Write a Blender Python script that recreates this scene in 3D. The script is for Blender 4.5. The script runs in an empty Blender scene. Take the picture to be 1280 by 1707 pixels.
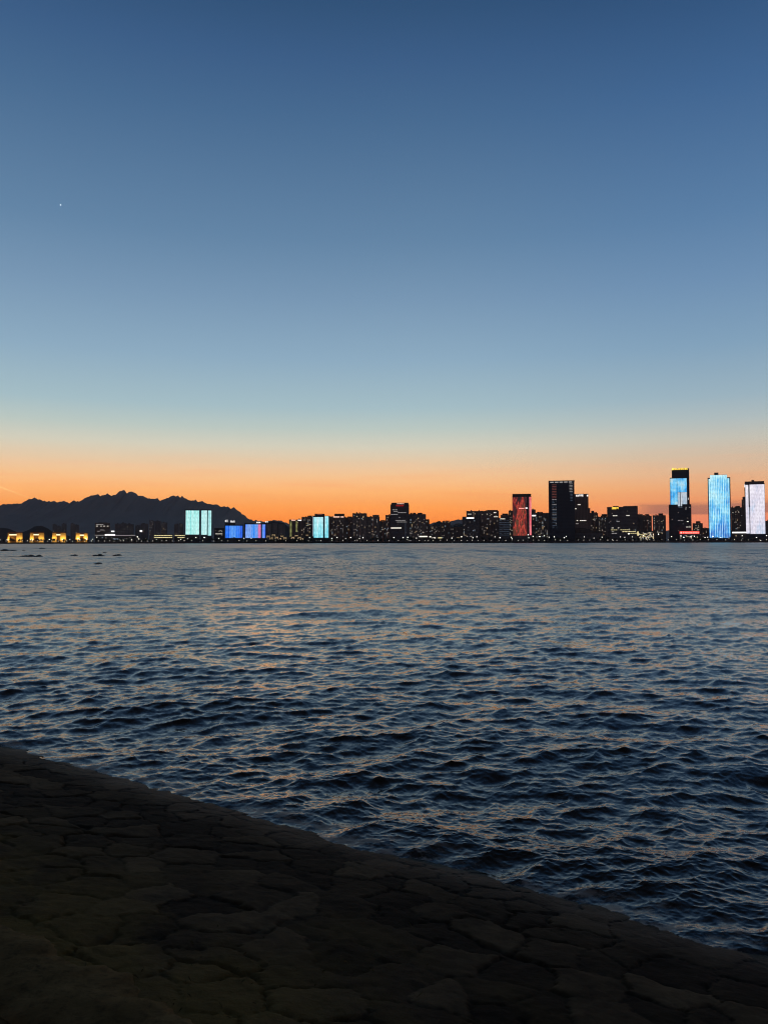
import bpy, math, random
import numpy as np
from mathutils import Vector, Matrix

SC = bpy.context.scene
COL = SC.collection
R = math.radians
random.seed(7)

# ------------------------------------------------------------------ camera
CAMH = 2.2
F = 1280.0
PITCH = math.atan((904.0 - 853.5) / F)
ROLL = R(0.10)
fwd = Vector((0, math.cos(PITCH), math.sin(PITCH)))
up0 = Vector((0, -math.sin(PITCH), math.cos(PITCH)))
rt0 = Vector((1, 0, 0))
rt = rt0 * math.cos(ROLL) - up0 * math.sin(ROLL)
up = up0 * math.cos(ROLL) + rt0 * math.sin(ROLL)
cd = bpy.data.cameras.new('camera')
cd.sensor_fit = 'HORIZONTAL'
cd.sensor_width = 36.0
cd.lens = 36.0
cd.clip_start = 0.05
cd.clip_end = 90000
cam = bpy.data.objects.new('camera', cd)
COL.objects.link(cam)
m3 = Matrix((rt, up, -fwd)).transposed()
cam.matrix_world = Matrix.Translation((0, 0, CAMH)) @ m3.to_4x4()
SC.camera = cam


def at(px, py, Y):
    """where the sight line through a point of the photograph meets the distance Y"""
    d = fwd * F + rt * (px - 640.0) + up * (853.5 - py)
    t = Y / d.y
    return Vector((d.x * t, Y, CAMH + d.z * t))


# ------------------------------------------------------------------ helpers
def link(o, parent=None):
    COL.objects.link(o)
    if parent is not None:
        o.parent = parent
    return o


class MB:
    def __init__(self):
        self.v, self.f = [], []

    def box(self, x0, x1, y0, y1, z0, z1):
        b = len(self.v)
        self.v += [(x0, y0, z0), (x1, y0, z0), (x1, y1, z0), (x0, y1, z0),
                   (x0, y0, z1), (x1, y0, z1), (x1, y1, z1), (x0, y1, z1)]
        self.f += [(b, b + 3, b + 2, b + 1), (b + 4, b + 5, b + 6, b + 7), (b, b + 1, b + 5, b + 4),
                   (b + 1, b + 2, b + 6, b + 5), (b + 2, b + 3, b + 7, b + 6), (b + 3, b, b + 4, b + 7)]
        return self

    def prism(self, pts, y0, y1):
        """outline in x, z pulled from y0 to y1"""
        b, n = len(self.v), len(pts)
        self.v += [(x, y0, z) for x, z in pts] + [(x, y1, z) for x, z in pts]
        self.f.append(tuple(range(b, b + n)))
        self.f.append(tuple(range(b + 2 * n - 1, b + n - 1, -1)))
        for i in range(n):
            j = (i + 1) % n
            self.f.append((b + i, b + n + i, b + n + j, b + j))
        return self

    def tube(self, p0, p1, r0, r1, n=8):
        p0, p1 = Vector(p0), Vector(p1)
        a = (p1 - p0).normalized()
        t = a.orthogonal().normalized()
        s = a.cross(t)
        b = len(self.v)
        for p, r in ((p0, r0), (p1, r1)):
            for k in range(n):
                q = p + (t * math.cos(2 * math.pi * k / n) + s * math.sin(2 * math.pi * k / n)) * r
                self.v.append(tuple(q))
        for k in range(n):
            j = (k + 1) % n
            self.f.append((b + k, b + j, b + n + j, b + n + k))
        self.f.append(tuple(range(b + n - 1, b - 1, -1)))
        self.f.append(tuple(range(b + n, b + 2 * n)))
        return self

    def ball(self, c, r, nu=10, nv=6, sz=1.0):
        b = len(self.v)
        self.v.append((c[0], c[1], c[2] - r * sz))
        for i in range(1, nv):
            a = -math.pi / 2 + math.pi * i / nv
            for k in range(nu):
                t = 2 * math.pi * k / nu
                self.v.append((c[0] + r * math.cos(a) * math.cos(t), c[1] + r * math.cos(a) * math.sin(t), c[2] + r * sz * math.sin(a)))
        self.v.append((c[0], c[1], c[2] + r * sz))
        top = len(self.v) - 1
        for k in range(nu):
            j = (k + 1) % nu
            self.f.append((b, b + 1 + j, b + 1 + k))
            for i in range(nv - 2):
                q = b + 1 + i * nu
                self.f.append((q + k, q + j, q + nu + j, q + nu + k))
            q = b + 1 + (nv - 2) * nu
            self.f.append((q + k, q + j, top))
        return self

    def mesh(self, name, mat):
        me = bpy.data.meshes.new(name)
        me.from_pydata(self.v, [], self.f)
        me.materials.append(mat)
        me.update()
        return me

    def build(self, name, mat, parent=None, loc=None):
        o = bpy.data.objects.new(name, self.mesh(name, mat))
        if loc is not None:
            o.location = loc
        return link(o, parent)


def empty(name, loc):
    o = bpy.data.objects.new(name, None)
    o.empty_display_size = 1.0
    o.location = loc
    return link(o)


def tag(o, label, cat, group=None, kind=None):
    o['label'] = label
    o['category'] = cat
    if group:
        o['group'] = group
    if kind:
        o['kind'] = kind
    return o


def copy_tree(src, loc, rz=0.0, sc=1.0):
    r = src.copy()
    COL.objects.link(r)
    r.location = loc
    r.rotation_euler = (0, 0, rz)
    r.scale = (sc, sc, sc)
    for ch in src.children:
        c = ch.copy()
        COL.objects.link(c)
        c.parent = r
    return r


# grid mesh from numpy arrays
def grid_mesh(name, X, Y, Z, mat, smooth=True, attrs=None):
    nr, nc = X.shape
    co = np.stack([X, Y, Z], -1).reshape(-1, 3).astype(np.float32)
    idx = np.arange(nr * nc, dtype=np.int32).reshape(nr, nc)
    q = np.stack([idx[:-1, :-1], idx[:-1, 1:], idx[1:, 1:], idx[1:, :-1]], -1).reshape(-1, 4)
    me = bpy.data.meshes.new(name)
    me.vertices.add(len(co))
    me.vertices.foreach_set('co', co.ravel())
    me.loops.add(q.size)
    me.loops.foreach_set('vertex_index', q.ravel())
    me.polygons.add(len(q))
    me.polygons.foreach_set('loop_start', np.arange(0, q.size, 4, dtype=np.int32))
    me.polygons.foreach_set('loop_total', np.full(len(q), 4, dtype=np.int32))
    if smooth:
        me.polygons.foreach_set('use_smooth', np.ones(len(q), dtype=bool))
    me.materials.append(mat)
    me.update()
    for k, a in (attrs or {}).items():
        at_ = me.attributes.new(k, 'FLOAT', 'POINT')
        at_.data.foreach_set('value', a.reshape(-1).astype(np.float32))
    return me


# value noise in numpy
def vnoise(x, y, seed=0):
    xi, yi = np.floor(x).astype(np.int64), np.floor(y).astype(np.int64)
    fx, fy = x - xi, y - yi
    fx, fy = fx * fx * fx * (fx * (fx * 6 - 15) + 10), fy * fy * fy * (fy * (fy * 6 - 15) + 10)

    def h(a, b):
        n = (a * 374761393 + b * 668265263 + seed * 974634777) & 0xffffffff
        n = ((n ^ (n >> 13)) * 1274126177) & 0xffffffff
        n = ((n ^ (n >> 16)) * 2246822519) & 0xffffffff
        return ((n ^ (n >> 15)) & 0xffff) / 32767.5 - 1.0
    a = h(xi, yi) * (1 - fx) + h(xi + 1, yi) * fx
    b = h(xi, yi + 1) * (1 - fx) + h(xi + 1, yi + 1) * fx
    return a * (1 - fy) + b * fy


def fbm(x, y, oct=5, seed=0, gain=0.5, ridged=False):
    s, a, t = 0, 1.0, 0.0
    c, sn = math.cos(0.6), math.sin(0.6)
    for i in range(oct):
        n = vnoise(x, y, seed + i * 17)
        s = s + a * ((1 - np.abs(n)) * 2 - 1 if ridged else n)
        t += a
        a *= gain
        x, y = (x * c - y * sn) * 2.03 + 11.3, (x * sn + y * c) * 2.03 - 5.7
    return s / t


# ------------------------------------------------------------------ node helpers
class NT:
    def __init__(self, tree):
        self.t = tree
        self.n, self.l = tree.nodes, tree.links
        self.n.clear()

    def new(self, typ, **kw):
        n = self.n.new(typ)
        for k, v in kw.items():
            setattr(n, k, v)
        return n

    def put(self, node, sock, val):
        if hasattr(val, 'is_output'):
            self.l.new(val, node.inputs[sock])
        else:
            node.inputs[sock].default_value = val

    def math(self, op, a, b=None, clamp=False):
        n = self.new('ShaderNodeMath', operation=op, use_clamp=clamp)
        self.put(n, 0, a)
        if b is not None:
            self.put(n, 1, b)
        return n.outputs[0]

    def mapr(self, v, a, b, c=0.0, d=1.0, smooth=False):
        n = self.new('ShaderNodeMapRange')
        if smooth:
            n.interpolation_type = 'SMOOTHSTEP'
        n.clamp = True
        self.put(n, 0, v)
        for i, q in enumerate((a, b, c, d)):
            n.inputs[i + 1].default_value = q
        return n.outputs[0]

    def mix(self, f, a, b, blend='MIX'):
        n = self.new('ShaderNodeMix', data_type='RGBA', blend_type=blend)
        n.clamp_factor = True
        self.put(n, 0, f)
        self.put(n, 6, a)
        self.put(n, 7, b)
        return n.outputs[2]

    def ramp(self, v, stops, interp='LINEAR'):
        n = self.new('ShaderNodeValToRGB')
        r = n.color_ramp
        r.interpolation = interp
        r.elements[0].position, r.elements[0].color = stops[0][0], stops[0][1]
        r.elements[1].position, r.elements[1].color = stops[-1][0], stops[-1][1]
        for p, c in stops[1:-1]:
            e = r.elements.new(p)
            e.color = c
        self.put(n, 0, v)
        return n.outputs[0]

    def noise(self, vec, scale, detail=4.0, rough=0.5, dims='3D'):
        n = self.new('ShaderNodeTexNoise')
        n.noise_dimensions = dims
        if vec is not None:
            self.put(n, 'Vector', vec)
        n.inputs['Scale'].default_value = scale
        n.inputs['Detail'].default_value = detail
        n.inputs['Roughness'].default_value = rough
        return n

    def mapping(self, vec, scale=(1, 1, 1), loc=(0, 0, 0), rot=(0, 0, 0)):
        n = self.new('ShaderNodeMapping')
        self.put(n, 0, vec)
        n.inputs['Scale'].default_value = scale
        n.inputs['Location'].default_value = loc
        n.inputs['Rotation'].default_value = rot
        return n.outputs[0]


def material(name):
    m = bpy.data.materials.new(name)
    m.use_nodes = True
    return m, NT(m.node_tree)


def lin(r, g, b):
    f = lambda c: (c / 255 / 12.92) if c / 255 <= 0.04045 else ((c / 255 + 0.055) / 1.055) ** 2.4
    return (f(r), f(g), f(b), 1.0)


# ------------------------------------------------------------------ sky
def build_world():
    w = bpy.data.worlds.new('World')
    SC.world = w
    w.use_nodes = True
    t = NT(w.node_tree)
    tc = t.new('ShaderNodeTexCoord')
    sep = t.new('ShaderNodeSeparateXYZ')
    t.put(sep, 0, tc.outputs['Generated'])
    x, y, z = sep.outputs
    zz = t.math('SQRT', t.math('MAXIMUM', z, 0.0))

    def pos(py):
        e = PITCH + math.atan((853.5 - py) / F)
        return math.sqrt(max(0.0, math.sin(e)))

    def clear(e, c):
        # the colour behind the bay's haze, halved because a ramp stops at 1
        path = min(13000 / math.cos(e), (HTOP - CAMH) / max(1e-4, math.sin(e)))
        T = math.exp(-HZ * path)
        return tuple(max(0.0, (q - (1 - T) * a) / T) / SKY for q, a in zip(lin(*c)[:3], HAIR)) + (1,)

    def stops(rows, tail):
        out = [(pos(py), clear(PITCH + math.atan((853.5 - py) / F), c)) for py, c in rows] + [(math.sqrt(math.sin(R(e))), clear(R(e), c)) for e, c in tail]
        return sorted(out, key=lambda q: q[0])
    zen = [(42, (50, 69, 95)), (55, (41, 51, 68)), (75, (27, 33, 45)), (90, (23, 28, 38))]
    mid = stops([(904, (246, 122, 56)), (868, (252, 142, 66)), (845, (254, 161, 86)), (820, (253, 181, 115)), (795, (245, 194, 144)),
                 (770, (228, 201, 168)), (745, (211, 206, 187)), (715, (186, 199, 193)), (680, (164, 189, 197)),
                 (600, (141, 171, 193)), (500, (120, 151, 180)), (400, (99, 133, 166)), (200, (72, 107, 145)),
                 (100, (60, 94, 135)), (0, (49, 82, 120))], zen)
    rgt = stops([(904, (232, 122, 100)), (868, (236, 138, 106)), (845, (238, 154, 108)), (820, (232, 168, 122)), (795, (221, 181, 147)),
                 (770, (208, 187, 164)), (745, (195, 192, 180)), (715, (174, 187, 189)), (680, (154, 178, 191)),
                 (600, (129, 161, 187)), (500, (109, 143, 178)), (400, (90, 127, 166)), (200, (64, 101, 145)),
                 (100, (54, 89, 131)), (0, (43, 76, 116))], zen)
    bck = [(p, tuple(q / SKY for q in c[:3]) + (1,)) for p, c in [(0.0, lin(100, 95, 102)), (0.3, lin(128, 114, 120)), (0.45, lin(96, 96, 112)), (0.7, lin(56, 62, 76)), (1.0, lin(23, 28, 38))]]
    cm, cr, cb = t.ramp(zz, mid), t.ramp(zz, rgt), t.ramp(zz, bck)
    az = t.math('ARCTAN2', x, y)
    col = t.mix(t.mapr(az, R(1), R(27), smooth=True), cm, cr)
    # the evening glow thins out towards both sides and the back of the sky
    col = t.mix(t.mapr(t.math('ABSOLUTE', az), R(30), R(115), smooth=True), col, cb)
    # soft cloud bank low on the right, streaks, and a faint vapour trail on the left
    el = t.math('ARCSINE', z)
    cmb = t.new('ShaderNodeCombineXYZ')
    t.put(cmb, 0, t.math('MULTIPLY', az, 9.0))
    t.put(cmb, 1, t.math('MULTIPLY', el, 90.0))
    nz = t.noise(cmb.outputs[0], 1.0, 5, 0.55).outputs[0]
    edge = t.math('ADD', el, t.math('MULTIPLY', t.math('SUBTRACT', nz, 0.5), R(0.9)))
    band = t.math('MULTIPLY', t.mapr(edge, R(1.75), R(2.05), smooth=True), t.mapr(edge, R(2.95), R(2.5), smooth=True))
    band = t.math('MULTIPLY', band, t.mapr(t.math('ADD', az, t.math('MULTIPLY', nz, R(4))), R(19.0), R(21.6), smooth=True))
    band = t.math('MULTIPLY', band, t.mapr(az, R(60), R(40)))
    col = t.mix(t.math('MULTIPLY', band, 0.6), col, tuple(q / SKY for q in lin(146, 100, 98)[:3]) + (1,))
    cm2 = t.new('ShaderNodeCombineXYZ')
    t.put(cm2, 0, t.math('MULTIPLY', az, 5.0))
    t.put(cm2, 1, t.math('MULTIPLY', el, 70.0))
    n2 = t.noise(cm2.outputs[0], 1.3, 4, 0.5).outputs[0]
    st = t.math('MULTIPLY', t.mapr(n2, 0.5, 0.72), t.mapr(el, R(7.0), R(2.5)))
    col = t.mix(t.math('MULTIPLY', st, 0.35), col, tuple(1.3 * q / SKY for q in lin(250, 150, 84)[:3]) + (1,))

    def ang(px, py):
        d = (fwd * F + rt * (px - 640) + up * (853.5 - py)).normalized()
        return math.atan2(d.x, d.y), math.asin(d.z)
    a0, e0 = ang(-40, 797)
    a1, e1 = ang(58, 833)
    sl = (e1 - e0) / (a1 - a0)
    dev = t.math('ABSOLUTE', t.math('SUBTRACT', t.math('SUBTRACT', el, e0), t.math('MULTIPLY', t.math('SUBTRACT', az, a0), sl)))
    tr = t.math('MULTIPLY', t.mapr(dev, R(0.075), R(0.01), smooth=True), t.mapr(az, a1, a1 - R(2)))
    tr = t.math('MULTIPLY', tr, t.mapr(az, R(-45), R(-35)))
    col = t.mix(t.math('MULTIPLY', tr, 0.4), col, tuple(1.6 * q / SKY for q in lin(255, 205, 140)[:3]) + (1,))
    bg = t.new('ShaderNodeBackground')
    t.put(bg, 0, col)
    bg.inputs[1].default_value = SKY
    out = t.new('ShaderNodeOutputWorld')
    t.l.new(bg.outputs[0], out.inputs[0])


SKY = 4.0
HZ = 2.8e-5          # haze: share of light lost per metre
HTOP = 760.0
HAIR = (0.05, 0.055, 0.075)
build_world()
sd = bpy.data.lights.new('sun', 'SUN')
sd.energy = 0.015
sd.angle = R(10)
sd.color = (1.0, 0.55, 0.25)
sun = bpy.data.objects.new('sun', sd)
COL.objects.link(sun)
sdir = Vector((math.sin(R(-9)) * math.cos(R(1.5)), math.cos(R(-9)) * math.cos(R(1.5)), math.sin(R(1.5))))
sun.rotation_euler = sdir.to_track_quat('Z', 'Y').to_euler()
sun.location = (-300, 1500, 300)

SC.view_settings.view_transform = 'Standard'
SC.view_settings.look = 'None'
SC.view_settings.exposure = 0
SC.view_settings.gamma = 1
SC.render.engine = 'CYCLES'
SC.cycles.filter_width = 1.1
SC.cycles.max_bounces = 6
SC.cycles.volume_bounces = 0
SC.cycles.use_denoising = True
SC.cycles.denoising_input_passes = 'RGB_ALBEDO_NORMAL'
SC.cycles.caustics_reflective = False
SC.cycles.caustics_refractive = False

# ------------------------------------------------------------------ materials
def principled(t, base, rough=0.7, spec=0.3):
    p = t.new('ShaderNodeBsdfPrincipled')
    t.put(p, 'Base Color', base)
    t.put(p, 'Roughness', rough)
    t.put(p, 'Specular IOR Level', spec)
    o = t.new('ShaderNodeOutputMaterial')
    t.l.new(p.outputs[0], o.inputs[0])
    return p


def plain(name, col, rough=0.75, var=0.35, scale=0.15, spec=0.3):
    m, t = material(name)
    tc = t.new('ShaderNodeTexCoord')
    n = t.noise(tc.outputs['Object'], scale, 5, 0.6).outputs[0]
    a = tuple(c * (1 - var) for c in col[:3]) + (1,)
    b = tuple(min(1, c * (1 + var)) for c in col[:3]) + (1,)
    principled(t, t.mix(n, a, b), rough, spec)
    return m


def facade_mat(name, wall, glass, sx, sz):
    """storeys of unlit window panes in a wall"""
    m, t = material(name)
    tc = t.new('ShaderNodeTexCoord')
    sep = t.new('ShaderNodeSeparateXYZ')
    t.put(sep, 0, tc.outputs['Object'])
    fx = t.math('FRACT', t.math('DIVIDE', t.math('ADD', sep.outputs[0], t.math('MULTIPLY', sep.outputs[1], 0.7)), sx))
    fz = t.math('FRACT', t.math('DIVIDE', sep.outputs[2], sz))
    wx = t.math('MULTIPLY', t.math('GREATER_THAN', fx, 0.25), t.math('LESS_THAN', fx, 0.85))
    wz = t.math('MULTIPLY', t.math('GREATER_THAN', fz, 0.3), t.math('LESS_THAN', fz, 0.8))
    f = t.math('MULTIPLY', wx, wz)
    n = t.noise(tc.outputs['Object'], 0.05, 4).outputs[0]
    base = t.mix(n, tuple(c * 0.75 for c in wall) + (1,), tuple(c * 1.2 for c in wall) + (1,))
    principled(t, t.mix(f, base, glass + (1,)), t.mapr(f, 0, 1, 0.8, 0.35), 0.3)
    return m


def emit(name, col, strength, base=None):
    m, t = material(name)
    tc = t.new('ShaderNodeTexCoord')
    n = t.noise(tc.outputs['Object'], 0.6, 3).outputs[0]
    e = t.new('ShaderNodeEmission')
    t.put(e, 0, tuple(col[:3]) + (1,))
    t.put(e, 1, t.mapr(n, 0.2, 0.8, strength * 0.75, strength * 1.25))
    o = t.new('ShaderNodeOutputMaterial')
    t.l.new(e.outputs[0], o.inputs[0])
    m.cycles.emission_sampling = 'NONE'
    return m


M = {}
M['apt_grey'] = facade_mat('apartment_wall_grey', (0.34, 0.30, 0.265), (0.05, 0.052, 0.056), 3.6, 3.0)
M['apt_brown'] = facade_mat('apartment_wall_brown', (0.34, 0.255, 0.21), (0.05, 0.048, 0.05), 4.0, 3.0)
M['office'] = facade_mat('office_glass_wall', (0.17, 0.16, 0.165), (0.045, 0.05, 0.06), 2.4, 3.8)
M['office_navy'] = facade_mat('navy_glass_wall', (0.05, 0.066, 0.09), (0.018, 0.03, 0.05), 2.4, 3.8)
M['pale_far'] = facade_mat('far_apartment_wall', (0.3, 0.29, 0.28), (0.07, 0.072, 0.08), 3.6, 3.0)
M['roof'] = plain('dark_roof', (0.10, 0.085, 0.075), 0.8)
M['low_wall'] = plain('low_building_wall', (0.12, 0.11, 0.10), 0.8)
M['pale_roof'] = plain('pale_metal_roof', (0.16, 0.16, 0.17), 0.5)
M['sand_wall'] = plain('sandstone_wall', (0.5, 0.36, 0.16), 0.85, 0.3, 0.25)
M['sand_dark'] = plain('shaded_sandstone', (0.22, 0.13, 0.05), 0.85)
M['red_tile'] = plain('red_tile_roof', (0.10, 0.035, 0.025), 0.8)
M['metal'] = plain('dark_metal', (0.04, 0.04, 0.042), 0.5)
M['bark'] = plain('tree_bark', (0.03, 0.024, 0.018), 0.9)
M['leaf'] = plain('tree_leaves', (0.035, 0.045, 0.022), 0.85, 0.5, 0.8)
M['win_white'] = emit('window_light_white', (1.0, 0.89, 0.72), 0.58)
M['win_warm'] = emit('window_light_warm', (1.0, 0.72, 0.38), 0.7)
M['win_dim'] = emit('window_light_dim', (0.9, 0.76, 0.62), 0.26)
M['win_cool'] = emit('window_light_cool', (0.62, 0.82, 1.0), 0.6)
M['win_faint'] = emit('window_light_faint', (0.85, 0.85, 0.9), 0.22)
M['row_grey'] = emit('lit_storey_grey', (0.9, 0.85, 0.82), 0.42)
M['row_white'] = emit('lit_storey_white', (1.0, 0.95, 0.80), 1.15)
M['row_yellow'] = emit('lit_storey_yellow', (1.0, 0.85, 0.42), 1.1)
M['row_green'] = emit('lit_stair_green', (0.8, 0.85, 0.3), 0.45)
M['row_red'] = emit('lit_storey_red', (0.85, 0.25, 0.2), 0.28)
M['row_blue'] = emit('lit_storey_blue', (0.3, 0.42, 0.6), 0.22)
M['sign_white'] = emit('sign_light_white', (1.0, 0.98, 0.96), 1.6)
M['sign_peach'] = emit('sign_light_peach', (1.0, 0.62, 0.48), 1.3)
M['sign_gold'] = emit('sign_light_gold', (1.0, 0.66, 0.08), 1.8)
M['sign_red'] = emit('sign_light_red', (1.0, 0.05, 0.03), 1.6)
M['sign_pink'] = emit('sign_light_pink', (1.0, 0.35, 0.30), 1.8)
M['sign_darkred'] = emit('sign_light_dark_red', (0.5, 0.02, 0.02), 0.5)
M['lamp'] = emit('lamp_light', (1.0, 0.92, 0.76), 2.0)
M['flood'] = emit('flood_light', (1.0, 0.96, 0.85), 4.2)
M['lintel'] = emit('lintel_light', (1.0, 0.85, 0.48), 1.6)


def led(name, stops, sx=0.12, sz=0.006, seed=0.0, lines=None, strength=1.0, detail=4.0, vert=None):
    """video wall: coloured picture drawn out into vertical light bars"""
    m, t = material(name)
    tc = t.new('ShaderNodeTexCoord')
    v = t.mapping(tc.outputs['Object'], (sx, 0.0, sz), (seed, seed * 0.37, seed * 1.7))
    n = t.noise(v, 1.0, detail, 0.6).outputs[0]
    f = t.mapr(n, 0.25, 0.75)
    sep = t.new('ShaderNodeSeparateXYZ')
    t.put(sep, 0, tc.outputs['Object'])
    if vert:
        k = t.mapr(sep.outputs[2], vert[0], vert[1], vert[2], vert[3])
        f = t.math('ADD', f, k, True)
    col = t.ramp(f, stops)
    if lines:
        w = t.math('FRACT', t.math('DIVIDE', sep.outputs[0], lines[0]))
        w = t.math('LESS_THAN', t.math('ABSOLUTE', t.math('SUBTRACT', w, 0.5)), 0.17)
        n3 = t.noise(t.mapping(tc.outputs['Object'], (0.3, 0, 0.03), (seed * 3, 0, 0)), 1.0, 2).outputs[0]
        col = t.mix(t.math('MULTIPLY', w, t.mapr(n3, 0.35, 0.6, 0.1, lines[2])), col, lines[1])
    # scan rows: single dark storeys between the bars
    fz = t.math('FRACT', t.math('DIVIDE', sep.outputs[2], 3.6))
    row = t.mapr(t.math('LESS_THAN', fz, 0.14), 0, 1, 1.0, 0.6)
    fine = t.noise(t.mapping(tc.outputs['Object'], (0.45, 0, 0.1), (seed, 3, 1)), 1.0, 3).outputs[0]
    e = t.new('ShaderNodeEmission')
    t.put(e, 0, col)
    t.put(e, 1, t.math('MULTIPLY', t.math('MULTIPLY', row, t.mapr(fine, 0.28, 0.72, 0.75, 1.25)), strength))
    o = t.new('ShaderNodeOutputMaterial')
    t.l.new(e.outputs[0], o.inputs[0])
    m.cycles.emission_sampling = 'NONE'
    return m


def glow(m, k):
    e = next(n for n in m.node_tree.nodes if n.type == 'EMISSION')
    src = e.inputs[1].links[0].from_socket
    q = m.node_tree.nodes.new('ShaderNodeMath')
    q.operation = 'MULTIPLY'
    q.inputs[1].default_value = k
    m.node_tree.links.new(src, q.inputs[0])
    m.node_tree.links.new(q.outputs[0], e.inputs[1])


M['led_teal'] = led('video_wall_teal', [(0, lin(96, 196, 200)), (0.35, lin(150, 236, 232)), (0.65, lin(176, 246, 240)), (1, lin(225, 252, 250))], 0.13, 0.004, 2.0, (5.2, lin(235, 255, 255), 0.7))
glow(M['led_teal'], 1.05)
M['led_teal2'] = led('video_wall_pale_teal', [(0, lin(110, 190, 196)), (0.4, lin(170, 238, 238)), (1, lin(225, 250, 248))], 0.15, 0.004, 9.0, (4.6, lin(235, 255, 255), 0.6))
glow(M['led_teal2'], 1.05)
M['led_blue'] = led('video_wall_blue', [(0, lin(0, 60, 215)), (0.35, lin(30, 120, 250)), (0.6, lin(90, 165, 255)), (0.8, lin(40, 130, 250)), (1, lin(0, 180, 190))], 0.06, 0.003, 4.0, (4.5, lin(150, 190, 255), 0.5))
M['led_blue2'] = led('video_wall_blue_violet', [(0, lin(10, 100, 250)), (0.4, lin(50, 150, 255)), (0.6, lin(140, 175, 245)), (0.75, lin(10, 105, 255)), (1, lin(40, 80, 245))], 0.07, 0.003, 6.3, (4.5, lin(160, 190, 255), 0.5))
M['led_pink'] = led('video_wall_pink', [(0, lin(200, 100, 190)), (0.5, lin(235, 130, 175)), (1, lin(120, 120, 240))], 0.1, 0.02, 1.3)
M['led_cyan'] = led('video_wall_cyan', [(0, lin(40, 160, 205)), (0.35, lin(80, 205, 230)), (0.6, lin(150, 235, 245)), (1, lin(225, 250, 255))], 0.09, 0.012, 3.0, (6.0, lin(215, 250, 255), 0.6), 1.0, 4, (5, 58, -0.15, 0.2))
glow(M['led_cyan'], 1.05)
M['led_red'] = led('video_wall_red', [(0.0, lin(52, 44, 46)), (0.22, lin(84, 48, 50)), (0.33, lin(150, 50, 50)), (0.42, lin(236, 96, 78)), (0.52, lin(120, 52, 48)), (0.63, lin(100, 84, 60)), (0.76, lin(205, 44, 62)), (0.88, lin(214, 40, 84)), (1, lin(250, 150, 130))], 0.11, 0.028, 12.0, None, 0.72, 6, (15, 118, 0.1, -0.16))
M['led_red2'] = led('video_wall_rose', [(0, lin(170, 30, 60)), (0.5, lin(240, 110, 120)), (1, lin(255, 190, 190))], 0.08, 0.02, 5.0)
M['led_sky'] = led('video_wall_sky', [(0, lin(30, 110, 185)), (0.3, lin(60, 160, 220)), (0.52, lin(120, 195, 230)), (0.75, lin(190, 205, 200)), (1, lin(226, 226, 205))], 0.03, 0.028, 7.0, (8.0, lin(170, 215, 240), 0.35), 1.0, 6)
glow(M['led_sky'], 1.3)
M['led_grey'] = led('video_wall_mist', [(0, lin(130, 160, 185)), (0.5, lin(175, 188, 200)), (1, lin(205, 205, 210))], 0.06, 0.02, 2.2)
glow(M['led_grey'], 1.3)
M['led_water'] = led('video_wall_blue_water', [(0, lin(20, 84, 176)), (0.3, lin(44, 134, 208)), (0.5, lin(84, 176, 222)), (0.75, lin(150, 208, 226)), (1, lin(205, 230, 230))], 0.022, 0.024, 8.1, (4.7, lin(205, 246, 255), 0.95), 1.0, 6, (10, 180, -0.25, 0.3))
glow(M['led_water'], 1.3)
M['led_white'] = led('video_wall_white', [(0, lin(130, 190, 225)), (0.22, lin(196, 208, 230)), (0.5, lin(222, 216, 232)), (1, lin(240, 236, 246))], 0.05, 0.02, 3.3, (6.2, lin(245, 240, 250), 0.4), 1.0, 5, (10, 70, -0.25, 0.15))
glow(M['led_white'], 1.12)

# ------------------------------------------------------------------ ground and far shore
GZ = 2.4
gm = plain('far_ground', (0.03, 0.03, 0.026), 0.95, 0.3, 0.01)
g = MB().box(-9400, 9400, 1966.0, 12950, -0.5, GZ).build('ground', gm)
g['kind'] = 'structure'
qm = plain('quay_stone', (0.035, 0.034, 0.032), 0.9, 0.4, 0.3)
q = MB().box(-6000, 6000, 1962.0, 1965.99, -0.8, 3.0)
q.box(-6000, 6000, 1961.6, 1964.2, 3.003, 3.4)
q = q.build('quay', qm)
q['kind'] = 'structure'


# ------------------------------------------------------------------ mountains and hills
def rock_mat(name, col):
    m, t = material(name)
    tc = t.new('ShaderNodeTexCoord')
    n = t.noise(tc.outputs['Object'], 0.004, 8, 0.6).outputs[0]
    principled(t, t.mix(n, tuple(c * 0.7 for c in col) + (1,), tuple(c * 1.3 for c in col) + (1,)), 0.95, 0.1)
    return m


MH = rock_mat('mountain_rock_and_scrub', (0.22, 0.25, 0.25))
HH = rock_mat('hill_scrub', (0.03, 0.035, 0.028))


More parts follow.
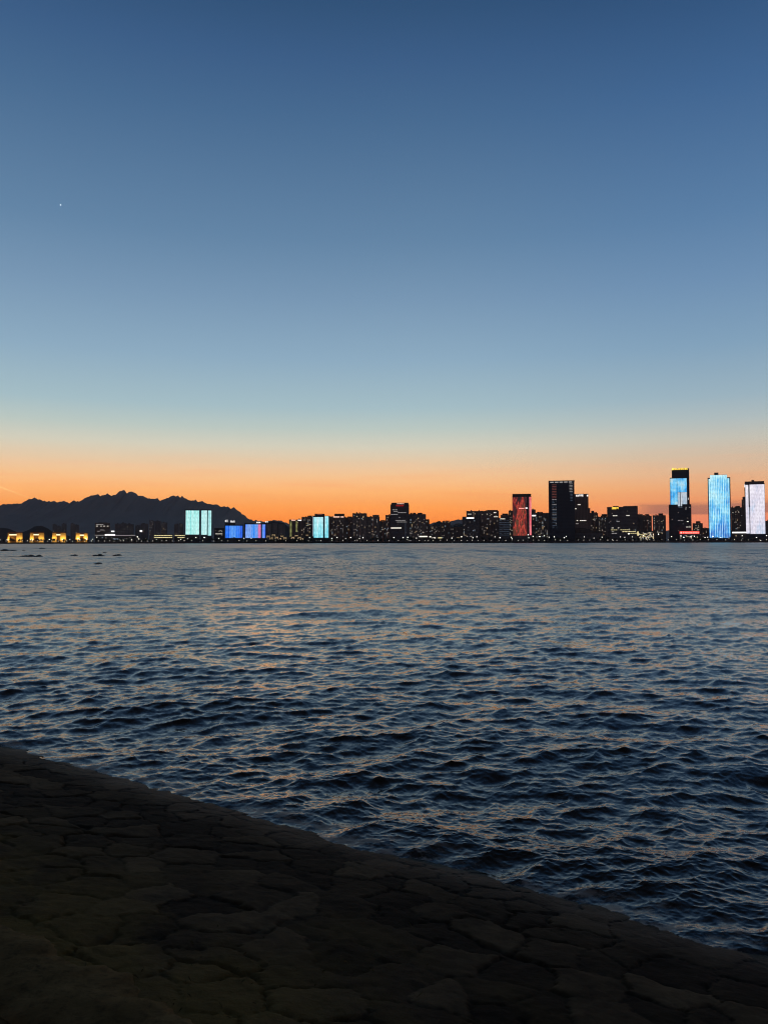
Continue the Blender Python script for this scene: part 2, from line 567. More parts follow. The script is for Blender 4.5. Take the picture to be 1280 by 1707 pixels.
def ridge(name, prof, D, depth, step, seed, mat, rough=1.0):
    xs = np.array([at(p[0], p[1], D).x for p in prof])
    zs = np.array([at(p[0], p[1], D).z for p in prof])
    X = np.arange(xs[0], xs[-1], step)
    top = np.interp(X, xs, zs)
    top = top + rough * step * (0.9 * vnoise(X / (step * 2.6), X * 0 + seed, seed) + 1.2 * np.maximum(0, vnoise(X / (step * 4.1), X * 0 + seed, seed + 9)))
    nrow = 61
    v = np.linspace(-1, 1, nrow)
    Xg, Vg = np.meshgrid(X, v)
    Yg = D + Vg * depth
    # spurs and gullies that run down both flanks, never above the crest line
    spur = fbm(Xg / (depth * 0.35) + 3.1 * np.abs(Vg), Yg / (depth * 0.9), 6, seed, 0.55, True)
    fall = np.clip(np.abs(Vg), 0, 1)
    prof_ = (1 - fall) ** 1.25
    warp = np.interp(Xg + fall * depth * 0.25 * fbm(Xg / depth * 1.5, Yg / depth, 4, seed + 5), X, top)
    Z = np.where(fall < 1e-6, warp, np.minimum(warp * prof_ * (1 - 0.3 * (0.5 - 0.5 * spur) * np.minimum(1, fall * 5)), warp * (1 - 0.4 * fall)))
    Z = np.where(fall < 1e-6, np.interp(Xg, X, top), Z)
    o = bpy.data.objects.new(name, grid_mesh(name, Xg, Yg, np.maximum(Z, GZ - 3), mat, True))
    link(o)
    o['kind'] = 'structure'
    return o


mtn = [(-900, 900), (-600, 884), (-400, 866), (-250, 852), (-100, 846), (-30, 843), (0, 842), (8, 840), (18, 841), (28, 839.5), (40, 838), (44, 835), (48, 831.5), (53, 831), (57, 829.3), (60, 831),
       (62, 832.5), (66, 832), (72, 836.5), (82, 836), (95, 836.5), (107, 835.5), (115, 839), (119, 837.5), (122, 835), (132, 836), (138, 833), (143, 829), (148, 827.5), (152, 826.2), (156, 826), (163, 823.8),
       (168, 828), (173, 825), (176, 825.5), (179, 823.4), (187, 826.7), (193, 825), (198, 820.5), (203, 818.2), (207, 817.5), (209, 819), (211, 822.3), (214, 821), (217, 820), (224, 821.5), (229, 824.5), (233, 827),
       (240, 827), (246, 830), (250, 831), (260, 831), (267, 834), (274, 832), (280, 830), (286, 827), (289, 826), (293, 828.3), (297, 826), (299, 828), (301, 829.5), (304, 826.3), (306, 829.5),
       (308, 831), (313, 833), (320, 834.3), (326, 833.3), (330, 836), (338, 835.7), (346, 839.8), (355, 841), (362, 841), (367, 844), (374, 845.5), (381, 845), (386, 848.3), (390, 846.6),
       (396, 852), (404, 857), (412, 864), (420, 867), (430, 869), (440, 870.5), (455, 867.5), (465, 868), (476, 871), (490, 879), (520, 890), (560, 903)]
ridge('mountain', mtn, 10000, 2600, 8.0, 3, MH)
ridge('hill', [(-90, 903), (-60, 893), (-20, 884), (5, 881), (14, 881.8), (24, 886), (40, 893), (50, 903)], 4200, 500, 9, 11, HH, 0.5)
ridge('hill', [(30, 903), (44, 889), (56, 879), (63, 877), (70, 877.5), (80, 882), (90, 887), (110, 893), (130, 903)], 3900, 450, 9, 23, HH, 0.5)
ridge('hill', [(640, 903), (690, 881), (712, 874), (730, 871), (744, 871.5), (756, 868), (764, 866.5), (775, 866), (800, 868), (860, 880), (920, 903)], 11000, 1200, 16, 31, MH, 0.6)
ridge('hill', [(690, 903), (715, 878), (726, 871), (734, 870), (742, 874), (752, 876), (760, 873), (766, 872), (776, 875), (800, 885), (830, 903)], 5200, 600, 9, 37, HH, 0.6)
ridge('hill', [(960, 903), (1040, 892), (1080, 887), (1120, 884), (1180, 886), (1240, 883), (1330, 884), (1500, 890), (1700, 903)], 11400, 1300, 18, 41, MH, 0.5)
ridge('hill', [(380, 903), (420, 884), (440, 872), (452, 870), (464, 869.5), (474, 872), (484, 880), (520, 903)], 4600, 500, 9, 53, HH, 0.5)

# ------------------------------------------------------------------ buildings across the water
WINMESH = {}


def win_mesh(mk):
    if mk not in WINMESH:
        WINMESH[mk] = MB().box(-0.5, 0.5, -0.12, 0.0, -0.5, 0.5).mesh('window', M[mk])
    return WINMESH[mk]


class Bld:
    def __init__(self, name, label, cat, x0, x1, yt, D, depth=None, mat='apt_grey', style='apt', group=None):
        if style == 'apt':
            x0, x1 = x0 - 0.8, x1 + 0.8
        a, b = at(x0, 904, D), at(x1, 904, D)
        self.D = D
        self.cx = (a.x + b.x) / 2
        self.w = b.x - a.x
        self.h = at((x0 + x1) / 2, yt, D).z - GZ
        self.dep = depth or max(14, min(26, self.w * 0.7))
        self.root = empty(name, (self.cx, D, GZ))
        tag(self.root, label, cat, group)
        turn = math.atan2(self.cx, D)
        self.root.rotation_euler = (0, 0, -turn)
        self.root.scale = (math.cos(turn), 1, 1)
        self.rnd = random.Random(int(x0 * 31 + yt * 7))
        mb = MB()
        w, h, d = self.w / 2, self.h, self.dep
        if style == 'apt':
            n = max(2, int(self.w / 9))
            bw = self.w / n
            for i in range(n):
                xl = -w + i * bw
                mb.box(xl, xl + bw * 0.62, 0, d, 0, h)
                mb.box(xl + bw * 0.623, xl + bw * 0.997, 1.3, d - 1, 0, h - 0.6)
                z = 3.0
                while z < h - 2:
                    mb.box(xl + bw * 0.64, xl + bw * 0.98, 0.25, 1.297, z, z + 1.0)
                    z += 3.0
        elif style == 'office':
            mb.box(-w, w, 0, d, 0, h)
            n = max(3, int(self.w / 5))
            for i in range(n + 1):
                xc = -w + 0.25 + (self.w - 0.5) * i / n
                mb.box(xc - 0.22, xc + 0.22, -0.35, -0.003, 0, h - 0.3)
            mb.box(-w, w, -0.4, 0.5, h + 0.003, h + 1.1)
            mb.box(-w, w, d - 0.5, d, h + 0.003, h + 1.1)
        else:
            mb.box(-w, w, 0, d, 0, h)
            mb.box(-w - 0.3, w + 0.3, -0.4, d + 0.3, h + 0.003, h + 0.7)
        self.wall = mb.build('wall', M[mat], self.root)
        if style == 'apt' and self.w > 12:
            for k in range(self.rnd.choice([1, 2, 2, 3])):
                xc, rw = self.rnd.uniform(-w * 0.8, w * 0.8), self.rnd.uniform(1.2, 2.6)
                y0 = 1.6 + k * (d - 4) / 3
                MB().box(xc - rw, xc + rw, y0, y0 + 3.2, h + 0.01, h + self.rnd.uniform(1.2, 3.2)).build('roof_plant', M['roof'], self.root)
        if style == 'office' and self.w > 30:
            xc = self.rnd.uniform(-w * 0.6, w * 0.6)
            MB().tube((xc, d * 0.6, h), (xc, d * 0.6, h + 8), 0.25, 0.08, 6).build('mast', M['metal'], self.root)

    def X(self, px, py=880):
        return at(px, py, self.D).x - self.cx

    def Z(self, px, py):
        return at(px, py, self.D).z - GZ

    def blk(self, name, x0, x1, yt, yb, mat='roof', y0=0.6, y1=None, par=None):
        z0 = self.h + 0.01 if yb is None else self.Z((x0 + x1) / 2, yb)
        z1 = max(self.Z((x0 + x1) / 2, yt), z0 + 0.5)
        o = MB().box(self.X(x0), self.X(x1), y0, y1 if y1 is not None else self.dep * 0.8, z0, z1).build(name, M[mat], self.root)
        return o

    def slab(self, name, x0, x1, y0, y1, mat, out=0.7, thick=0.28):
        """a lit panel, storey or sign on the front"""
        MB().box(self.X(x0), self.X(x1), -out, -out + thick, self.Z((x0 + x1) / 2, y1), self.Z((x0 + x1) / 2, y0)).build(name, M[mat], self.root)
        return self

    def row(self, x0, x1, y, mat='row_grey', hgt=1.3, broken=0.75):
        """one lit storey, some rooms dark: every lit stretch is one window band"""
        z = self.Z((x0 + x1) / 2, y)
        a, b = self.X(x0), self.X(x1)
        p = a
        while p < b - 0.5:
            L = min(self.rnd.uniform(2.5, 8), b - p)
            if self.rnd.random() < broken and L > 0.8:
                o = bpy.data.objects.new('window', win_mesh(mat))
                link(o, self.root)
                o.location = ((p + p + L) / 2, -0.5, z)
                o.scale = (L * 0.93, 1, hgt)
            p += L + 0.3
        return self

    def wins(self, x0, x1, y0, y1, p=0.14, dim=0.5, cap=70, px=4.2, pz=3.05, mats=None):
        """single lit rooms scattered over the storeys"""
        a, b = self.X(x0), self.X(x1)
        z0, z1 = self.Z((x0 + x1) / 2, y1), self.Z((x0 + x1) / 2, y0)
        nx, nz = max(1, int((b - a) / px)), max(1, int((z1 - z0) / pz))
        cells = [(i, k) for i in range(nx) for k in range(nz)]
        self.rnd.shuffle(cells)
        stair = self.rnd.randrange(nx)
        cnt = 0
        for i, k in cells:
            pr = p * (2.6 if i == stair else 1.0)
            if cnt >= cap or self.rnd.random() > pr:
                continue
            u = self.rnd.random()
            if mats:
                mk = self.rnd.choice(mats)
            elif u < dim:
                mk = self.rnd.choice(['win_dim', 'win_faint', 'win_dim'])
            else:
                mk = self.rnd.choice(['win_white', 'win_white', 'win_warm', 'win_cool'])
            o = bpy.data.objects.new('window', win_mesh(mk))
            link(o, self.root)
            o.location = (a + (i + 0.5) * px + self.rnd.uniform(-0.5, 0.5), -0.45, z0 + (k + 0.5) * pz)
            o.scale = (self.rnd.uniform(1.4, 2.6), 1, self.rnd.uniform(1.1, 1.7))
            cnt += 1
        return self

    def mount(self, piece, on):
        """signs, strips and screens that are fixed to one part become pieces of that part"""
        kids = list(self.root.children)
        host = next(o for o in kids if o.name.split('.')[0] == on)
        for o in kids:
            if o.name.split('.')[0] == piece:
                o.parent = host
        return self

    def lettering(self, x0, x1, y0, y1, n, mat, emblem=False, out=0.75):
        """row of light-box characters, too far to read: each is a few strokes"""
        mb = MB()
        a, b = self.X(x0), self.X(x1)
        z0, z1 = self.Z((x0 + x1) / 2, y1), self.Z((x0 + x1) / 2, y0)
        h = z1 - z0
        if emblem:
            r = h * 0.62
            c = (a + r, (z0 + z1) / 2)
            mb.prism([(c[0] + r * math.cos(2 * math.pi * k / 14), c[1] + r * math.sin(2 * math.pi * k / 14)) for k in range(14)], -out, -out + 0.3)
            a += 2.4 * r
        cw = (b - a) / n
        for i in range(n):
            x = a + i * cw + cw * 0.1
            w = cw * 0.8
            s = min(w, h) * 0.2
            yy = -out
            for k in range(3):
                if k == 1 or self.rnd.random() < 0.8:
                    zc = z0 + s / 2 + (h - s) * k / 2
                    mb.box(x, x + w, yy, yy + 0.3, zc - s / 2, zc + s / 2)
            for k in range(2):
                xc = x + w * self.rnd.choice([0.12, 0.5, 0.88])
                mb.box(xc - s / 2, xc + s / 2, yy - 0.004 - 0.01 * k, yy + 0.25, z0, z1)
        mb.build('sign', M[mat], self.root)
        return self


def golden(x0, x1, xa, xb, yt, yb, label, mirror=False):
    """amber floodlit gate block: two wings, a recessed back wall and a lit beam"""
    D = 2080.0
    b = at((x0 + x1) / 2, 904, D)
    root = empty('floodlit_building', (b.x, D, GZ))
    root.rotation_euler = (0, 0, -math.atan2(b.x, D))
    root.scale = (math.cos(math.atan2(b.x, D)), 1, 1)
    tag(root, label, 'building')
    X = lambda p: at(p, 895, D).x - b.x
    Z = lambda p: at((x0 + x1) / 2, p, D).z - GZ
    zt, zb = Z(yt), 0
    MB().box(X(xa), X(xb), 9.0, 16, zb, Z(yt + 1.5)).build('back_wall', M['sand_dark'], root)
    for p0, p1 in ((x0, xa), (xb, x1)):
        a, c = X(p0), X(p1)
        mb = MB().prism([(a - (0.8 if p0 == x0 else 0), zb), (c + (0.8 if p1 == x1 else 0), zb), (c, zt), (a, zt)], 0, 17)
        n = 4
        for i in range(n):
            xc = a + (c - a) * (i + 0.5) / n
            mb.box(xc - 0.5, xc + 0.5, -0.6, -0.003, 0, zt * 0.9)
        w = mb.build('wing', M['sand_wall'], root)
        lp = MB().box((a + c) / 2 - 3, (a + c) / 2 + 3, -9.4, -8.8, Z(yb), Z(yb) + 0.7).build('floodlight', M['flood'], root)
        ld = bpy.data.lights.new('floodlight', 'AREA')
        ld.shape = 'RECTANGLE'
        ld.size, ld.size_y = abs(c - a) * 0.8, 1.0
        ld.energy = GOLD
        ld.color = (1.0, 0.62, 0.16)
        lo = bpy.data.objects.new('floodlight_beam', ld)
        link(lo, root)
        lo.location = ((a + c) / 2, -8.0, Z(yb) + 1.2)
        lo.rotation_euler = (R(118), 0, 0)
    MB().box(X(xa) - 1.5, X(xb) + 1.5, -1.0, 4.9, Z(yt + 4.2), Z(yt + 1.4)).build('lintel', M['sand_wall'], root)
    MB().box(X(xa) - 1.0, X(xb) + 1.0, -1.4, -1.05, Z(yt + 3.9), Z(yt + 1.9)).build('light_strip', M['lintel'], root)
    MB().prism([(X(x0) - 1, zt + 0.01), (X(x1) + 1, zt + 0.01), (X(x1) - 3, zt + 2.2), (X(x0) + 3, zt + 2.2)], -0.8, 18).build('roof', M['red_tile'], root)
    return root


GOLD = 4200
golden(13, 37.5, 16, 27, 888.6, 900.5, 'amber floodlit gate building at far left with a narrow left wing')
golden(50, 73.5, 56.5, 64, 888.4, 900.5, 'yellow floodlit gate building below the small dark hill')
golden(87, 110, 94.5, 100, 888.6, 899.5, 'amber floodlit gate building below the distant hazy apartment towers')
golden(126.5, 146, 133.5, 139.5, 889.4, 898.5, 'small amber floodlit gate building nearest the dark striped office')

# ---- hazy apartment towers at the mountain's foot
far = [(88, 94.5, 874, 'hazy apartment tower behind the gate buildings, leftmost of its cluster'),
       (96, 101, 877, 'low hazy apartment tower behind the third amber gate building'),
       (103, 110, 873, 'hazy apartment tower directly behind the third amber gate building'),
       (118, 124, 873, 'hazy apartment tower with a column of pale windows left of the smallest gate building'),
       (125, 130.5, 875, 'slim hazy apartment tower just left of the smallest amber gate building'),
       (192, 201, 873, 'hazy apartment block just right of the striped office'),
       (202, 210, 872, 'hazy apartment block above the long pale roofed hall'),
       (211, 222, 873.5, 'broad hazy apartment block left of the small white billboard'),
       (226, 233, 876, 'hazy apartment tower directly left of the small white billboard'),
       (235, 246, 873, 'hazy apartment tower directly behind the small white billboard'),
       (249, 257, 868, 'taller hazy apartment tower with many pale windows above the yellow lit terrace'),
       (259, 267, 868.5, 'hazy apartment tower with scattered pale windows behind the middle of the yellow lit terrace'),
       (269, 278, 871, 'hazy apartment tower behind the right of the yellow lit terrace'),
       (291, 297, 874, 'slim hazy apartment tower a gap left of the teal light wall towers'),
       (299, 305, 873, 'hazy apartment tower close beside the left teal light wall tower'),
       (445, 452, 873, 'dim brown apartment tower on the hillside right of the blue light wall buildings'),
       (455, 462, 872, 'dim brown apartment tower in the middle of the hillside village'),
       (465, 474, 874, 'dim brown apartment tower on the hillside left of the green striped tower')]
for i, (a, b, y, lb) in enumerate(far):
    bl = Bld('apartment_tower', lb, 'apartment tower', a, b, y, 3300 + 37 * (i % 5), 22, 'pale_far', 'apt', 'distant hazy apartment towers')
    bl.blk('lift_house', a + (b - a) * 0.35, a + (b - a) * 0.6, y - 1.0, None)
    bl.wins(a + .3, b - .3, y + 1, 892, 0.13 if 245 < a < 280 else 0.07, 0.75, 34, 5.0, 3.1)

# ---- left: striped office, hall, terrace, billboard
b = Bld('office_block', 'dark office block with two broken rows of pale lit storeys, left of the long hall', 'office block', 158, 183, 872.5, 2150, 24, 'office', 'office')
b.row(160, 176, 874.3, 'row_grey', 1.4).row(160, 181, 877, 'row_white', 1.2, 0.7).row(164, 172, 878.6, 'row_grey', 1.2, 0.5)
b.row(167, 173, 883.5, 'row_grey', 1.2).row(162, 167, 885.6, 'row_grey', 1, 0.6).row(173, 178, 885, 'row_grey', 1, 0.6)
b.blk('lift_house', 164, 178, 871, None)
b = Bld('exhibition_hall', 'long low hall with pale sloped roof and bright white strip along its eaves', 'hall', 158.5, 226, 892, 2070, 40, 'low_wall', 'low')
MB().prism([(b.X(175), b.h + .8), (b.X(193), b.h + .8), (b.X(192), b.Z(190, 888)), (b.X(184), b.Z(184, 886.5)), (b.X(178), b.Z(178, 889.5))], 4, 30).build('roof', M['pale_roof'], b.root)
b.slab('light_strip', 175, 192, 890.6, 892.8, 'sign_white').slab('light_strip', 158.5, 174.8, 892, 892.7, 'row_grey').slab('light_strip', 192.2, 226, 892.1, 892.8, 'row_grey')
b.wins(160, 225, 895, 899, 0.2, 0.3, 24, 5, 3, ['win_white', 'win_cool', 'win_dim'])
b.slab('entrance_light', 188, 197, 898, 899.3, 'win_cool')
t_ = empty('billboard', at(188, 888, 2120) + Vector((0, 0, 0)))
t_.location.z = GZ
tag(t_, 'small white lit billboard standing above the pale hall roof', 'billboard')
MB().box(-0.4, 0.4, 0.3, 0.9, 0, 30).build('pole', M['metal'], t_)
MB().box(-4.2, 4.2, -0.2, 0.25, at(188, 886.8, 2120).z - GZ, at(188, 884.8, 2120).z - GZ).build('panel', M['sign_white'], t_)
t_ = empty('billboard', at(235, 888, 2120))
t_.location.z = GZ
tag(t_, 'small white lit billboard above the trees between the hall and the terrace', 'billboard')
MB().box(-0.4, 0.4, 0.3, 0.9, 0, 30).build('pole', M['metal'], t_)
MB().box(-3.4, 3.4, -0.2, 0.25, at(235, 886.2, 2120).z - GZ, at(235, 884.1, 2120).z - GZ).build('panel', M['sign_white'], t_)
b = Bld('terrace_building', 'low two storey building with long yellow lit rows below the hazy towers', 'building', 256.5, 288, 891.5, 2080, 22, 'low_wall', 'low')
b.row(257, 287.5, 892.6, 'row_yellow', 1.1, 0.93).row(257, 287.5, 896, 'row_yellow', 1.3, 0.88)
b = Bld('terrace_building', 'short two storey building with yellow lit rows beside the left teal tower', 'building', 291, 309, 891.5, 2080, 22, 'low_wall', 'low')
b.row(291.5, 308.5, 892.6, 'row_yellow', 1.1, 0.93).row(292, 308, 896, 'row_yellow', 1.3, 0.8)

# ---- teal and blue light wall buildings
b = Bld('led_tower', 'left of the twin pale teal light wall towers, its face one wide panel', 'tower', 308.3, 332.6, 849.8, 2100, 30, 'office_navy', 'low')
b.slab('led_screen', 309.6, 332, 851, 891, 'led_teal')
b.slab('plinth', 309, 332, 891.6, 899, 'office', 0.6)
b = Bld('led_tower', 'right of the twin pale teal light wall towers, its face split into two panels', 'tower', 334.4, 353, 849.8, 2100, 30, 'office_navy', 'low')
b.slab('led_screen', 335.4, 345, 851, 891.5, 'led_teal2').slab('led_screen', 346.6, 352.2, 851, 892.8, 'led_teal2')
b = Bld('office_block', 'small dark office with a cluster of white windows between teal and blue towers', 'office block', 357, 374, 881, 2160, 22, 'office', 'office')
b.wins(358, 372, 883, 893, 0.25, 0.4, 26, 3.6, 3.2).row(359, 371, 890, 'row_white', 1.2, 0.6)
b = Bld('led_building', 'wide low blue light wall building shading to green at its right edge', 'building', 374.5, 405, 875.2, 2100, 30, 'office_navy', 'low')
b.slab('led_screen', 375.6, 404.3, 876.5, 896.8, 'led_blue')
b.lettering(375, 380, 866.8, 870.2, 2, 'sign_white', False, 0.7).lettering(384, 391.5, 868, 870.8, 3, 'sign_white', False, 0.7)
b.blk('sign_frame', 375, 392, 871.6, None, 'metal', 0.4, 1.0)
b.mount('sign', 'sign_frame')
b = Bld('led_building', 'wide low blue light wall building with a pink strip near its right end', 'building', 407.5, 443.5, 872.8, 2100, 30, 'office_navy', 'low')
b.slab('led_screen', 409, 430, 874.3, 896.8, 'led_blue2').slab('led_screen', 430.2, 434.8, 874.3, 896.8, 'led_pink').slab('led_screen', 437, 442.4, 874.3, 896.8, 'led_blue2')
b.lettering(427, 434.6, 870.0, 872.0, 3, 'sign_white').lettering(442, 447, 869, 871, 2, 'sign_white')
b.blk('sign_frame', 427, 443, 872.0, None, 'metal', 0.4, 1.0)
b.mount('sign', 'sign_frame')

# ---- hillside village of small lit houses
VH = MB().box(-6, 6, 0, 9, 0, 7)
VH.prism([(-6.6, 7.003), (6.6, 7.003), (0, 10)], -0.5, 9.5)
vroot = empty('village_house', (0, 0, 0))
VH.build('house_body', M['low_wall'], vroot)
for wx, wz in ((-3.4, 2.0), (0.2, 4.6), (3.4, 2.2), (3.2, 5.0), (-2.8, 5.2)):
    o = bpy.data.objects.new('window', win_mesh('win_warm'))
    link(o, vroot)
    o.location = (wx, -0.1, wz)
    o.scale = (2.2, 1, 1.5)
tag(vroot, 'small warm lit house in the dim village right of the blue light wall buildings', 'house', 'small lit village houses')
vs = [(447, 893), (452, 896), (456, 891), (461, 895), (466, 897), (470, 893), (475, 896), (488, 895), (494, 892), (499, 895), (503, 897)]
for i, (vx, vy) in enumerate(vs):
    p = at(vx, vy, 2110 + 14 * (i % 3))
    o = vroot if i == 0 else copy_tree(vroot, (0, 0, 0))
    o.location = (p.x, p.y, max(GZ, p.z - 6))
    o.rotation_euler = (0, 0, R(random.uniform(-12, 12)))
    if vx > 480:
        o['label'] = 'small warm lit house at the foot of the green striped tower'
        o['group'] = 'small lit houses below the striped tower'
# the terrace the village stands on
ter = MB().prism([(at(441, 880, 2120).x, GZ - 1), (at(446, 897, 2120).x, at(446, 897, 2120).z - 6), (at(478, 897, 2120).x, at(470, 896, 2120).z - 4.5), (at(508, 897, 2120).x, at(505, 897, 2120).z - 6), (at(512, 897, 2120).x, GZ - 1)], 2125, 2200).build('terrain', HH)
ter['kind'] = 'structure'

# ---- middle skyline
b = Bld('apartment_tower', 'dark tower with two green yellow lit stair columns and white roof strips', 'apartment tower', 482.5, 505, 866, 2140, 24, 'apt_brown', 'apt')
b.slab('light_strip', 485.5, 492.5, 866.6, 867.8, 'sign_peach').slab('light_strip', 496.5, 502.5, 866.6, 867.8, 'sign_white')
for yy in range(870, 896, 2):
    b.row(483.3, 486.2, yy + 0.3, 'row_green', 1.6, 1.0)
    if yy < 888:
        b.row(493, 496, yy, 'row_green', 1.6, 1.0)
b.wins(487, 505, 870, 892, 0.06, 0.6, 12)
b = Bld('apartment_tower', 'dark stepped apartment tower just left of the cyan light wall tower', 'apartment tower', 503.5, 522, 861.5, 2170, 22, 'apt_grey', 'apt')
b.blk('lift_house', 513, 520, 859.4, None)
b.wins(505, 521, 864, 893, 0.1, 0.5, 30)
b = Bld('led_tower', 'cyan light wall tower with a dark slot and narrower right hand panel', 'tower', 520.6, 548.3, 860.2, 2100, 28, 'office_navy', 'low')
b.slab('led_screen', 523, 538.6, 862, 896.4, 'led_cyan').slab('led_screen', 541.4, 547.6, 860.6, 896.4, 'led_cyan').slab('light_strip', 521.2, 522, 861, 894, 'win_cool')
b.blk('roof_crown', 524.5, 541, 856.4, None, 'roof')
b.row(525, 537, 857.6, 'row_red', 1.3, 0.7)
b = Bld('apartment_tower', 'dark apartment tower with white roof strips right of the cyan light wall tower', 'apartment tower', 548.5, 575.5, 860.6, 2150, 24, 'apt_brown', 'apt')
b.blk('roof_crown', 557.5, 574, 856.4, None)
b.slab('light_strip', 555.5, 566, 861, 862.5, 'sign_peach').slab('light_strip', 568, 573, 861, 862.5, 'sign_peach')
b.wins(550, 575, 865, 895, 0.15, 0.45, 46)
b = Bld('apartment_tower', 'low dark apartment tower with few lit windows between two taller blocks', 'apartment tower', 575.6, 589, 862.5, 2190, 22, 'apt_brown', 'apt')
b.blk('lift_house', 579, 586, 861, None)
b.wins(577, 588, 868, 893, 0.08, 0.5, 12)
b = Bld('apartment_tower', 'broad dark apartment tower with flat top and a tall column of lit windows', 'apartment tower', 588.3, 611, 855.4, 2130, 24, 'apt_grey', 'apt')
b.wins(589, 610.5, 858, 902, 0.13, 0.5, 60)
b = Bld('apartment_tower', 'dark apartment tower with notched roof left of the dark sky gap', 'apartment tower', 611.3, 632, 861, 2140, 22, 'apt_grey', 'apt')
b.blk('roof_crown', 621, 632, 858.3, None, 'apt_grey')
b.wins(612, 631.5, 862, 896, 0.1, 0.55, 40)
b = Bld('apartment_tower', 'low apartment tower in the gap left of the tall red topped office', 'apartment tower', 632.5, 645, 868.5, 2230, 20, 'apt_brown', 'apt')
b.blk('lift_house', 636, 642, 867, None)
b.wins(633, 644, 871, 896, 0.11, 0.5, 22)
b = Bld('apartment_tower', 'narrow apartment wing attached left of the tall red topped office', 'apartment tower', 643.3, 650.2, 858.3, 2150, 22, 'apt_brown', 'apt')
b.wins(643.5, 650, 861, 896, 0.22, 0.5, 26)
b = Bld('office_tower', 'tall dark office tower with peach sign and red band at its top', 'office tower', 650.8, 682, 841.5, 2110, 28, 'office', 'office')
b.blk('roof_crown', 652.3, 681, 838, None, 'roof', 0.0)
b.lettering(661.5, 673.5, 838.7, 840.2, 6, 'sign_peach', False, 0.35)
b.mount('sign', 'roof_crown')
b.slab('light_band', 660, 673, 841.5, 844, 'sign_darkred')
b.row(654, 663, 849.8, 'row_grey').row(656, 663, 852.3, 'row_grey').row(663, 677, 854.6, 'row_grey', 1.2, .9).row(651.5, 663, 857.4, 'row_grey', 1.3, .9)
b.row(663, 670, 862.4, 'row_grey', 1.1, .5).row(659, 677, 867.5, 'row_grey', 1.2, .8).row(651.5, 678, 870.2, 'row_grey', 1.2, .7)
b.slab('light_strip', 651.5, 669, 879.4, 881, 'row_white')
b.slab('light_strip', 675.6, 676.0, 872, 897, 'row_blue')
b = Bld('apartment_tower', 'broad crenellated apartment block right of the tall red topped office', 'apartment block', 682.3, 709.4, 856.8, 2130, 24, 'apt_grey', 'apt')
for a, c in ((683.5, 687), (688, 693), (696, 703)):
    b.blk('lift_house', a, c, 854.8, None)
b.wins(683, 709, 860, 896, 0.15, 0.5, 60)
b = Bld('apartment_tower', 'narrow lower apartment tower on the right of the crenellated block', 'apartment tower', 709.6, 715, 865.5, 2180, 20, 'apt_brown', 'apt')
b.wins(710, 714.5, 868, 892, 0.15, 0.5, 12)

# ---- low quarter in the middle
low = [(716, 733, 876, 'low dark housing block with scattered lights right of the crenellated block'),
       (734, 746, 873, 'low dark housing block in the middle of the low quarter'),
       (738, 750, 869, 'small domed tower rising over the low quarter below the far ridge'),
       (751, 770, 878, 'low dark housing block left of the white topped apartment block')]
for a, c, y, lb in low:
    b = Bld('housing_block', lb, 'housing block', a, c, y, 2240 if y != 869 else 2500, 20, 'apt_brown', 'apt')
    b.blk('lift_house', a + (c - a) * .3, a + (c - a) * .65, y - 1.2, None)
    b.wins(a, c, y + 1, 897, 0.16, 0.5, 40)
b = Bld('shop_row', 'low shop row with a long bright white canopy under the crenellated block', 'shops', 698, 712, 892.8, 2060, 16, 'low_wall', 'low')
b.slab('light_strip', 698.6, 712.3, 893.4, 895.4, 'row_white')
b = Bld('shop_row', 'low shop row with broken bright canopies in the low quarter', 'shops', 715, 737, 894, 2060, 16, 'low_wall', 'low')
b.slab('light_strip', 715.5, 718.5, 893.8, 895.8, 'row_white').slab('light_strip', 719.5, 726, 896, 897.5, 'row_white').slab('light_strip', 730, 736.5, 896, 897.3, 'row_yellow')

# ---- right of centre
b = Bld('apartment_tower', 'squat dark block with a white rooftop light strip in front of taller apartments', 'apartment block', 770.5, 799, 863, 2120, 24, 'office', 'office')
b.blk('roof_crown', 771, 777, 861.3, None)
b.slab('sign', 777.5, 790, 862.6, 864.6, 'sign_white')
b.wins(772, 798, 866, 895, 0.1, 0.6, 50)
b = Bld('apartment_tower', 'tall dark apartment tower with lit window near its top behind the white topped block', 'apartment tower', 778.3, 802, 851.6, 2200, 24, 'apt_brown', 'apt')
b.row(779.5, 786, 857, 'row_white', 1.3, 1.0)
b.wins(788, 801.5, 853, 893, 0.16, 0.4, 40)
b = Bld('apartment_tower', 'tall flat topped apartment tower left of the grey grid office', 'apartment tower', 802.3, 831, 851.4, 2160, 24, 'apt_brown', 'apt')
b.blk('roof_crown', 812, 830, 850.2, None)
b.wins(803, 830.5, 854, 893, 0.15, 0.45, 60)
b.row(823, 827, 854.5, 'row_white', 2.2, 1).row(823, 830, 861.5, 'row_white', 1.5, 1)
b = Bld('office_block', 'grey gridded office block with small white sign left of the red light wall tower', 'office block', 831.3, 849.5, 864, 2110, 24, 'office', 'office')
b.lettering(833.5, 842, 864.2, 865.6, 4, 'row_white', False, 0.7)
for k in range(9):
    b.row(832, 849, 868 + k * 3, 'row_blue', 0.7, 0.85)
b = Bld('apartment_tower', 'dark apartment tower with sloping roof behind the grey gridded office', 'apartment tower', 835.5, 848.5, 858.5, 2260, 20, 'apt_brown', 'apt')
b.blk('roof_crown', 837, 847, 856.0, None)
b = Bld('apartment_tower', 'slim dark apartment tower touching the left side of the red light wall tower', 'apartment tower', 848.7, 855, 851.2, 2180, 20, 'apt_brown', 'apt')
b.wins(849, 854.5, 854, 892, 0.2, 0.4, 18)
b = Bld('led_tower', 'red light wall tower with dark crown and a pink strip on its right edge', 'tower', 854.3, 886, 828, 2090, 30, 'office', 'low')
